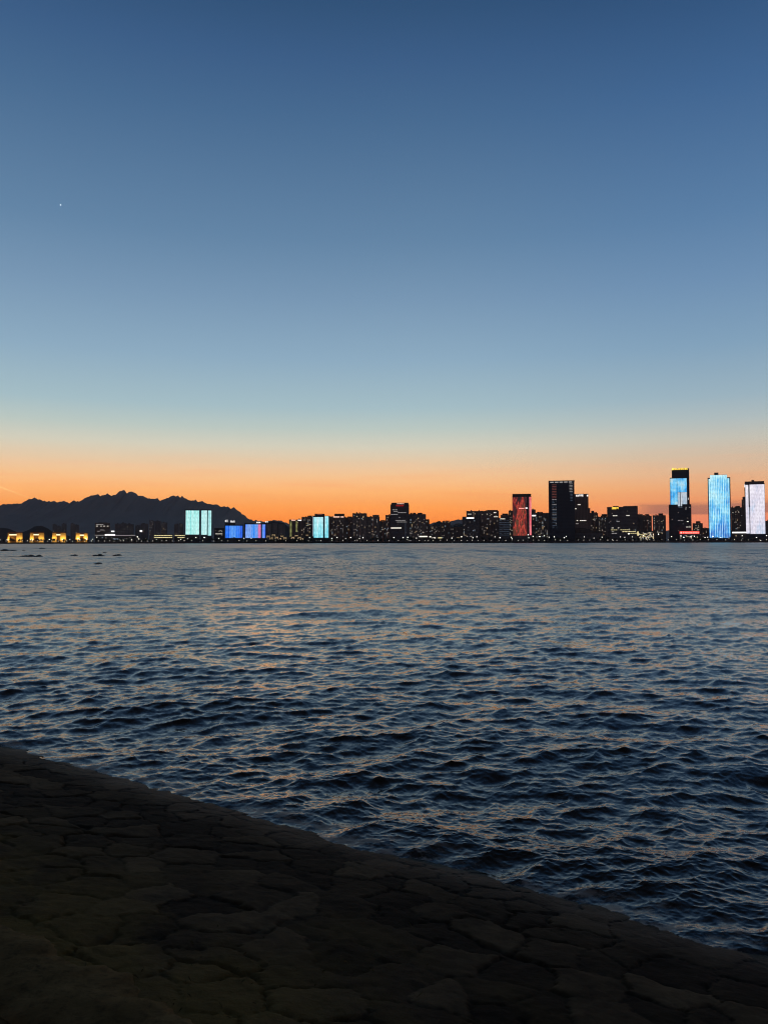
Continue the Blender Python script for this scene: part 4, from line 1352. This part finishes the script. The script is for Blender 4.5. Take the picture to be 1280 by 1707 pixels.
# ------------------------------------------------------------------ near shore: stone sloped sea wall
def build_seawall():
    root = empty('sea_wall', (0, 0, 0))
    tag(root, 'dark sloping sea wall of large irregular stones running down to the water', 'sea wall')
    d0, z0 = 1.70, ZW - 0.03
    slope = z0 / (WL - d0)
    s = np.concatenate([np.arange(-70, -13, 0.5), np.arange(-13, 4.5, 0.014), np.arange(4.5, 30, 0.5)])
    dd = np.concatenate([np.arange(d0, WL + 0.6, 0.013), np.arange(WL + 0.6, WL + 3.4, 0.15)])
    S, Dd = np.meshgrid(s, dd)
    T = Dd * math.hypot(1, slope)
    # stones: jittered cells under a warped grid
    rng = np.random.default_rng(12)
    cs = 0.28
    wx = S + 0.09 * fbm(S * 3.5, T * 3.5, 5, 3, .6)
    wy = T + 0.09 * fbm(S * 3.5 + 40, T * 3.5, 5, 4, .6)
    gx, gy = wx / cs, wy / (cs * 1.15)
    ix, iy = np.floor(gx).astype(np.int64), np.floor(gy).astype(np.int64)
    tab = rng.random((64, 64, 6))
    f1 = np.full(S.shape, 9.0)
    f2 = np.full(S.shape, 9.0)
    tilt = [np.zeros(S.shape) for _ in range(5)]
    for ox in (-1, 0, 1):
        for oy in (-1, 0, 1):
            cx, cy = ix + ox, iy + oy
            r = tab[cx % 64, cy % 64]
            px_, py_ = cx + 0.08 + 0.84 * r[..., 0], cy + 0.08 + 0.84 * r[..., 1]
            d = np.hypot(gx - px_, gy - py_)
            near = d < f1
            f2 = np.where(near, f1, np.minimum(f2, d))
            f1 = np.where(near, d, f1)
            for k, val in enumerate((r[..., 2], r[..., 3], r[..., 4], gx - px_, gy - py_)):
                tilt[k] = np.where(near, val, tilt[k])
    gap = (f2 - f1) * cs
    fill = np.clip(0.68 + 1.7 * fbm(S * 1.8 + 7, T * 1.8, 5, 21, .6), 0, 1)      # how much mortar is left in the joints
    jw = 0.009 + 0.013 * (1 - fill)
    joint = (1 - sstep(gap, 0.0, jw))
    h = (tilt[0] - 0.5) * 0.010 + (tilt[1] - 0.5) * 0.015 * tilt[3] + (tilt[2] - 0.5) * 0.015 * tilt[4]
    dome = 0.006 * np.sqrt(np.clip(gap / 0.12, 0, 1))
    rough = 0.007 * fbm(S * 4, T * 4, 5, 31) + 0.0045 * fbm(S * 20, T * 20, 4, 32, 0.6) + 0.006 * fbm(S * 7, T * 7, 4, 36, .5, True)
    crack = 0.005 * np.clip(1 - np.abs(fbm(S * 1.1 + 9, T * 1.1, 4, 51)) * 38, 0, 1)
    flat = 1 - 0.5 * sstep(Dd, WL - 0.7, WL - 0.1)
    Hh = (h + dome + rough) * flat - flat * joint * (0.002 + 0.013 * (1 - fill)) - crack
    toe = sstep(Dd, WL - 0.5, WL + 0.2)
    Hh = Hh + toe * (0.009 * fbm(S * 2.6, T * 2.6, 5, 61, .6)) + 0.008 * fbm(S * 0.5, T * 0.5, 3, 62)
    Hh = Hh * (0.3 + 0.7 * sstep(Dd, d0 - 0.02, d0 + 0.25))
    Zb = z0 - (Dd - d0) * slope
    nx, nz = slope / math.hypot(1, slope), 1 / math.hypot(1, slope)
    De = Dd + Hh * nx
    Z = Zb + Hh * nz
    X = U[0] * S + NN[0] * De
    Y = U[1] * S + NN[1] * De
    m, t = material('old_stone_paving')
    tc = t.new('ShaderNodeTexCoord')
    pos = tc.outputs['Object']
    aj = t.new('ShaderNodeAttribute'); aj.attribute_name = 'joint'
    ac = t.new('ShaderNodeAttribute'); ac.attribute_name = 'stone_tone'
    ad = t.new('ShaderNodeAttribute'); ad.attribute_name = 'down_slope'
    n1 = t.noise(pos, 2.2, 8, 0.62).outputs[0]
    n2 = t.noise(pos, 14.0, 6, 0.65).outputs[0]
    tone = t.math('ADD', t.math('MULTIPLY', ac.outputs['Fac'], 0.62), t.math('SUBTRACT', t.math('MULTIPLY', n1, 0.8), 0.18))
    c = t.ramp(tone, [(0.12, (0.012, 0.0090, 0.0052, 1)), (0.4, (0.027, 0.0205, 0.0115, 1)), (0.62, (0.052, 0.0385, 0.021, 1)), (0.9, (0.125, 0.092, 0.050, 1))])
    c = t.mix(t.mapr(n2, 0.45, 0.75, 0, 0.5), c, (0.016, 0.015, 0.014, 1))
    c = t.mix(t.math('MULTIPLY', aj.outputs['Fac'], 0.55), c, (0.022, 0.020, 0.017, 1))
    # moss and dry weed on the upper stones
    nm = t.noise(pos, 1.3, 7, 0.65).outputs[0]
    up_ = t.mapr(ad.outputs['Fac'], 3.5, 1.75)
    moss = t.math('MULTIPLY', t.mapr(t.math('ADD', nm, t.math('MULTIPLY', up_, 0.26)), 0.54, 0.72), up_)
    c = t.mix(t.math('MULTIPLY', moss, 0.8), c, t.mix(n2, (0.046, 0.034, 0.008, 1), (0.23, 0.165, 0.044, 1)))
    # tide stain: dark weed film on the lowest stones
    tide = t.mapr(t.math('ADD', ad.outputs['Fac'], t.math('MULTIPLY', n1, 0.7)), WL - 0.3, WL + 0.35)
    c = t.mix(t.math('MULTIPLY', tide, 0.7), c, (0.010, 0.0095, 0.006, 1))
    p = principled(t, c, t.mapr(tide, 0, 1, 0.85, 0.5), 0.06)
    bp = t.new('ShaderNodeBump')
    bp.inputs['Strength'].default_value = 0.7
    bp.inputs['Distance'].default_value = 0.012
    t.put(bp, 'Height', t.noise(pos, 42.0, 5, 0.7).outputs[0])
    t.l.new(bp.outputs[0], p.inputs['Normal'])
    me = grid_mesh('stone_slope', X, Y, Z, m, True, {'joint': joint, 'stone_tone': tilt[0], 'down_slope': Dd})
    o = bpy.data.objects.new('stone_slope', me)
    link(o, root)
    # coping: worn concrete edge along the walkway
    sc_ = np.concatenate([np.arange(-70, -8, 0.5), np.arange(-8, 5, 0.014), np.arange(5, 30, 0.5)])
    cr = np.array([[1.42, ZW], [1.44, ZW + .008], [1.50, ZW + .012], [1.58, ZW + .012], [1.66, ZW + .008], [1.72, ZW - .004], [1.76, ZW - .018], [1.79, ZW - .04], [1.80, ZW - .09], [1.80, ZW - .3]])
    Sg, K = np.meshgrid(sc_, np.arange(len(cr)))
    wob = 0.16 * fbm(Sg * 2.4, K * 0.4, 6, 71, .6) + 0.12 * np.clip(fbm(Sg * 0.7, K * 0.2 + 3, 4, 72) - 0.3, 0, 1)
    dg = cr[K, 0] - np.where(K > 3, wob, 0)
    zg = cr[K, 1] + 0.012 * fbm(Sg * 7, K * 0.9, 5, 73, .6) * (K > 0)
    cm, t = material('worn_concrete')
    tc = t.new('ShaderNodeTexCoord')
    n1 = t.noise(tc.outputs['Object'], 3.0, 8, 0.65).outputs[0]
    n2 = t.noise(tc.outputs['Object'], 26.0, 5, 0.7).outputs[0]
    c = t.ramp(n1, [(0.3, (0.06, 0.042, 0.016, 1)), (0.5, (0.115, 0.082, 0.033, 1)), (0.7, (0.20, 0.145, 0.062, 1))])
    c = t.mix(t.mapr(n2, 0.48, 0.7, 0, 0.7), c, (0.03, 0.024, 0.012, 1))
    p = principled(t, c, 0.9, 0.05)
    bp = t.new('ShaderNodeBump')
    bp.inputs['Strength'].default_value = 0.6
    bp.inputs['Distance'].default_value = 0.01
    t.put(bp, 'Height', n2)
    t.l.new(bp.outputs[0], p.inputs['Normal'])
    o = bpy.data.objects.new('coping', grid_mesh('coping', U[0] * Sg + NN[0] * dg, U[1] * Sg + NN[1] * dg, zg, cm, True))
    link(o, root)
    # walkway behind it
    sw = np.concatenate([np.arange(-70, -8, 1.0), np.arange(-8, 5, 0.04), np.arange(5, 30, 1.0)])
    dw = np.concatenate([[-60, -30, -10, -4, -2, -1], np.arange(-0.5, 1.41, 0.03), [1.425]])
    Sw, Dw = np.meshgrid(sw, dw)
    zw = ZW + 0.006 * fbm(Sw * 2.2, Dw * 2.2, 5, 81) + 0.004 * fbm(Sw * 9, Dw * 9, 4, 83)
    o = bpy.data.objects.new('walkway', grid_mesh('walkway', U[0] * Sw + NN[0] * Dw, U[1] * Sw + NN[1] * Dw, zw, cm, True))
    link(o)
    o['kind'] = 'structure'
    # straw and weed in the joints of the upper slope
    rnd = random.Random(4)
    gb = MB()
    for _ in range(2600):
        ss = rnd.uniform(-5, 1.5)
        de = d0 + abs(rnd.gauss(0, 0.45)) + 0.1
        if de > WL - 0.6:
            continue
        if math.sin(ss * 2.1) + math.sin(ss * 0.9 + 1) + rnd.gauss(0, .5) < 0.2:
            continue
        zz = z0 - (de - d0) * slope
        x, y = U[0] * ss + NN[0] * de, U[1] * ss + NN[1] * de
        L, an = rnd.uniform(0.008, 0.028), rnd.uniform(0, 6.28)
        lean = rnd.uniform(0.4, 1.4)
        b0 = len(gb.v)
        w = 0.0012
        ex, ey = math.cos(an), math.sin(an)
        gb.v += [(x - ey * w, y + ex * w, zz), (x + ey * w, y - ex * w, zz), (x + ex * L * lean * .5, y + ey * L * lean * .5, zz + L * .7), (x + ex * L * lean, y + ey * L * lean, zz + L * .8)]
        gb.f += [(b0, b0 + 1, b0 + 2), (b0, b0 + 2, b0 + 3)]
    gb = gb.build('dry_grass', plain('dry_grass_blades', (0.12, 0.105, 0.045), 0.9))
    gb['kind'] = 'stuff'
    tag(gb, 'sparse dry weeds growing in the joints of the upper sea wall', 'weeds')


build_seawall()

# ------------------------------------------------------------------ haze
if HZ > 0:
    hm, t = material('evening_haze')
    v = t.new('ShaderNodeVolumePrincipled')
    v.inputs['Color'].default_value = (0.88, 0.92, 0.98, 1)
    v.inputs['Density'].default_value = HZ
    o = t.new('ShaderNodeOutputMaterial')
    t.l.new(v.outputs[0], o.inputs['Volume'])
    hz = MB().box(-9500, 9500, -400, 13000, -3.0, HTOP).build('haze', hm)
    hz['kind'] = 'stuff'
    tag(hz, 'thin evening haze over the bay', 'haze')
